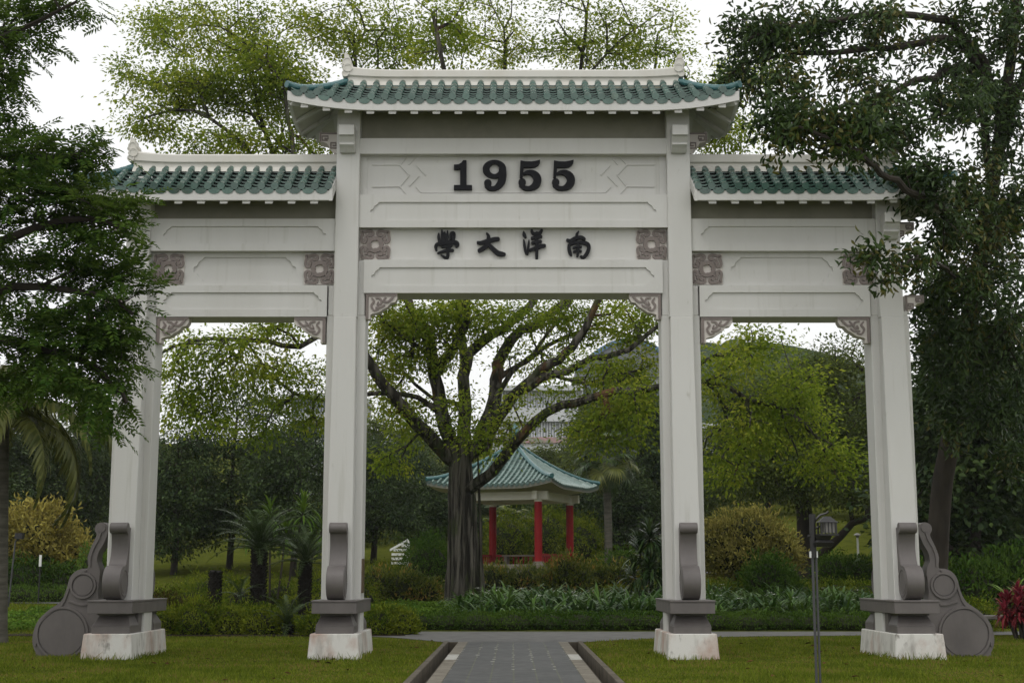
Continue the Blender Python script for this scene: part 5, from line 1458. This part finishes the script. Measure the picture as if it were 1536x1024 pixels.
bush('low_hedge', 'low clipped hedge strip behind the stone bench', G(1490, 900, 12.5), [(x_, 0, .2, .9, .45, .42) for x_ in (-1.2, 0, 1.2, 2.4)], 8000, .08, .03, G_SHRUB, cat='hedge', up=.8)
# front hedge along the cross path
bush('low_hedge', 'long dark low hedge along the cross path below the lilies', (3.6, 12.0, .02), [(x_, .1 * math.sin(x_ * 2), .14, .8, .75, .34) for x_ in np.arange(-7.2, 7.6, .9)], 42000, .065, .03, G_HEDGE, cat='hedge', up=.8)


def lilies():
    rng = np.random.default_rng(31); n = 620
    y = rng.uniform(12.9, 19.5, n); x = -1.6 + 12.6 * rng.random(n)
    ok = (x > -1.9 + (y - 13) * .06 + .5 * np.sin(y * 2)) & ~((np.abs(x + 1.4) < 1.0) & (y > 18.4)); x, y = x[ok], y[ok]; n = len(x); q = 13
    z = np.array([H(a, c) for a, c in zip(x, y)])
    bx = np.repeat(np.stack([x, y, z], 1), q, 0); m = len(bx); bx[:, :2] += rng.normal(0, .05, (m, 2))
    sc = np.repeat(rng.uniform(.75, 1.15, n), q)
    nm = NM(); u = rng.random(m); straps(nm, bx, rng.random(m) * 6.283, .75 + .75 * u, 1.75 + rng.normal(0, .35, m), rng.uniform(1.05, 1.4, m) * sc, .07, 5, .06, .7)
    o = nm.build('lily_bed', G_LILY); tag(o, 'dense bed of glossy strap-leaved lilies behind the cross path', 'lilies', kind='stuff')
    k = 36; i = rng.integers(0, n, k); nm = NM()
    for j in i:
        c = np.array([x[j], y[j] - .1, z[j] + rng.uniform(.6, .85)]); a = rng.random(6) * 6.283
        straps(nm, np.tile(c, (6, 1)), a, .5, 1.2, .13, .022, 3, .1)
    o = nm.build('lily_flowers', FLOWER); tag(o, 'white spider-shaped lily flowers scattered over the bed', 'flowers', kind='stuff')
    # clover-like cover left of the big trunk and on the bank
    nm = NM(); n = 34000; x = rng.uniform(-4.4, -.6, n); y = rng.uniform(12.3, 21, n); m2 = 42000; x = np.concatenate([x, rng.uniform(-16, -4.4, m2)]); y = np.concatenate([y, 10.5 + 14 * rng.random(m2)])
    ok = ~((x > -1.7 + (y - 13) * .1) & (y < 20)) & ((y > 12.2) | (x < -4.4)); x, y = x[ok], y[ok]; n = len(x)
    z = np.array([H(a, c) for a, c in zip(x, y)]) + .05 + rng.random(n) * (.16 + .08 * np.sin(x * 2.1) * np.sin(y * 1.7))
    d = rng.normal(0, 1, (n, 3)); d[:, 2] = np.abs(d[:, 2]) * .4; nr = rng.normal(0, .4, (n, 3)); nr[:, 2] += 1
    leaves(nm, np.stack([x, y, z], 1), d, nr, rng.uniform(.07, .14, n), rng.uniform(.05, .09, n))
    o = nm.build('ground_cover', G_CLOVER); tag(o, 'low leafy ground cover on the bank around the great trunk', 'ground cover', kind='stuff')


lilies()

# ================================================================ LAMPS, BENCH, STEPS
def lantern_lamp():
    p = P(1226, 1000, -11); root = thing('lamp_post', 'tall grey lamp post carrying a dark tiered lantern on the lawn', 'lamp post', (p.x, -11, 0)); zt = P(1226, 768, -11).z
    b = MB(); b.tube([(-.014, 0, -.1), (-.012, 0, zt - .42)], .015, 10); b.tube([(.028, .01, -.1), (.03, .01, zt - .42)], .013, 10); b.build('post', STEEL, root)
    b = MB(); b.tube([(-.002, 0, zt - .5), (0, 0, zt - .02)], .036, 10)
    b.tube([(0, 0, zt - .16), (.03, 0, zt - .09), (.09, 0, zt - .03), (.16, 0, zt - .01), (.185, 0, zt + .01)], [.016, .016, .014, .012, .018], 6)
    b.tube([(0, 0, zt - .22), (.04, 0, zt - .17), (.10, 0, zt - .15)], .012, 6); b.tube([(-.06, 0, zt - .265), (.02, 0, zt - .262), (.06, 0, zt - .27)], .014, 6); b.build('bracket', DKSTEEL, root)
    b = MB(); x = .155
    b.frus(x, 0, .075, .075, zt - .085, .03, .03, zt - .045); b.frus(x, 0, .098, .098, zt - .10, .075, .075, zt - .086)
    for sx in (-1, 1):
        for sy in (-1, 1): b.box(x + sx * .075 - .009, x + sx * .075 + .009, sy * .075 - .009, sy * .075 + .009, zt - .205, zt - .101)
    for k in (-.035, 0, .035):
        for sy in (-1, 1): b.box(x + k - .005, x + k + .005, sy * .074 - .004, sy * .074 + .004, zt - .204, zt - .101)
    b.box(x - .10, x + .10, -.10, .10, zt - .222, zt - .206); b.frus(x - .05, 0, .10, .09, zt - .285, .06, .06, zt - .256); b.frus(x - .05, 0, .07, .07, zt - .255, .08, .08, zt - .224)
    b.frus(x - .05, 0, .08, .075, zt - .325, .095, .09, zt - .286); b.v = [(x - .05 + (v[0] - x + .05) * 1.1, v[1] * 1.1, zt - .04 + (v[2] - zt + .04) * 1.2) for v in b.v]; ln = b.build('lantern', DKSTEEL, root)
    b = MB(); b.box(x - .045, x + .095, -.07, .07, zt - .228, zt - .118); b.build('lamp_glass', GLASSY, ln)
    b = MB()
    for sx in (-1, 1): b.box(sx * .036 - .006, sx * .036 + .006, -.03, .03, zt - .50, zt - .43)
    b.build('clamp', PALE, root)


lantern_lamp()
p = Vector(G(13, 897, 27)); root = thing('spotlight_post', 'thin grey post with a small dark spotlight by the west walk', 'lamp post', p); zt = P(17, 812, 27).z - p.z
b = MB(); b.tube([(0, 0, -.1), (.13, 0, zt)], .033, 8); b.build('post', STEEL, root)
b = MB(); b.tube([(.13, 0, zt), (.25, 0, zt + .12)], .03, 6); b.box(.14, .42, -.12, .12, zt + .10, zt + .32); b.box(.12, .44, -.13, .13, zt + .18, zt + .22); b.build('spotlight', DKSTEEL, root)
b = MB(); b.box(-.16, .0, -.07, .07, .1, .32); b.build('junction_box', STEEL, root)
p = Vector(G(1288, 850, 42)); root = thing('white_lamp_post', 'slim white lamp post standing on the grassy slope', 'lamp post', p); zt = P(1288, 806, 42).z - p.z
b = MB(); b.tube([(0, 0, -.1), (0, 0, zt)], .05, 8); b.build('post', PALE, root)
b = MB(); b.tube([(0, 0, zt), (0, 0, zt + .1), (0, 0, zt + .12), (0, 0, zt + .22)], [.06, .10, .20, .05], 12); b.build('lamp_head', GLASSY, root)
p = Vector(G(60, 850, 29.8)); root = thing('marker_post', 'short white marker post in front of the dark flowering hedge', 'post', p)
zt = P(60, 832, 29.8).z - p.z; b = MB(); b.box(-.02, .02, -.02, .02, -.05, zt - .45); b.build('post', DKSTEEL, root); b = MB(); b.box(-.05, .05, -.02, .02, zt - .45, zt); b.build('plate', PALE, root, bevel=.01)
# stone bench by the cordyline
p = P(1500, 940, 8.5); root = thing('stone_bench', 'grey stone garden bench with curved legs near the east buttress', 'bench', (p.x, 8.5, 0), R(4))
b = MB(); b.box(-.9, .9, -.25, .25, .40, .50); b.build('seat', STONE, root, bevel=.02)
for s in (-1, 1):
    b = MB(); b.prism([(s * .62, 0), (s * .86, 0), (s * .84, .2), (s * .86, .40), (s * .40, .40), (s * .55, .34), (s * .62, .22)], -.2, .2, 0); b.build('leg', STONE, root, bevel=.015)
# white steps far behind
p = Vector(G(600, 830, 36)); p.z = P(600, 833, 36).z; root = thing('slatted_railing', 'small white slatted railing sloping beyond the topiary mound', 'railing', p, R(20)); root.scale = (.9, .9, .9)
b = MB(); b.hexa([(-.5, -.05, .22), (.42, -.05, .70), (.42, .05, .70), (-.5, .05, .22)], [(-.5, -.05, .32), (.42, -.05, .82), (.42, .05, .82), (-.5, .05, .32)]); b.build('handrail', PALE, root)
b = MB(); b.box(.34, .46, -.06, .06, -.7, .72); b.build('post', PALE, root)
for k in range(5):
    z = .50 - .21 * k; b = MB(); b.box(max(-.42, -.5 + (z - .2) / .52), .36, -.035, .035, z - .075, z + .045); b.build('slat', PALE, root)
# ================================================================ RAIN HAZE
b = MB(); b.box(-340, 340, -45, 480, -1.5, 62)
m = bpy.data.materials.new('rain_haze'); m.use_nodes = True; n = m.node_tree.nodes; n.remove(n['Principled BSDF'])
v = n.new('ShaderNodeVolumePrincipled'); v.inputs['Color'].default_value = (.86, .90, .92, 1); v.inputs['Density'].default_value = .00022; v.inputs['Anisotropy'].default_value = .3
m.node_tree.links.new(v.outputs[0], n['Material Output'].inputs['Volume'])
o = b.build('haze', m); tag(o, 'pale rain haze hanging in the air of the garden', 'haze', kind='stuff'); o.display_type = 'WIRE'
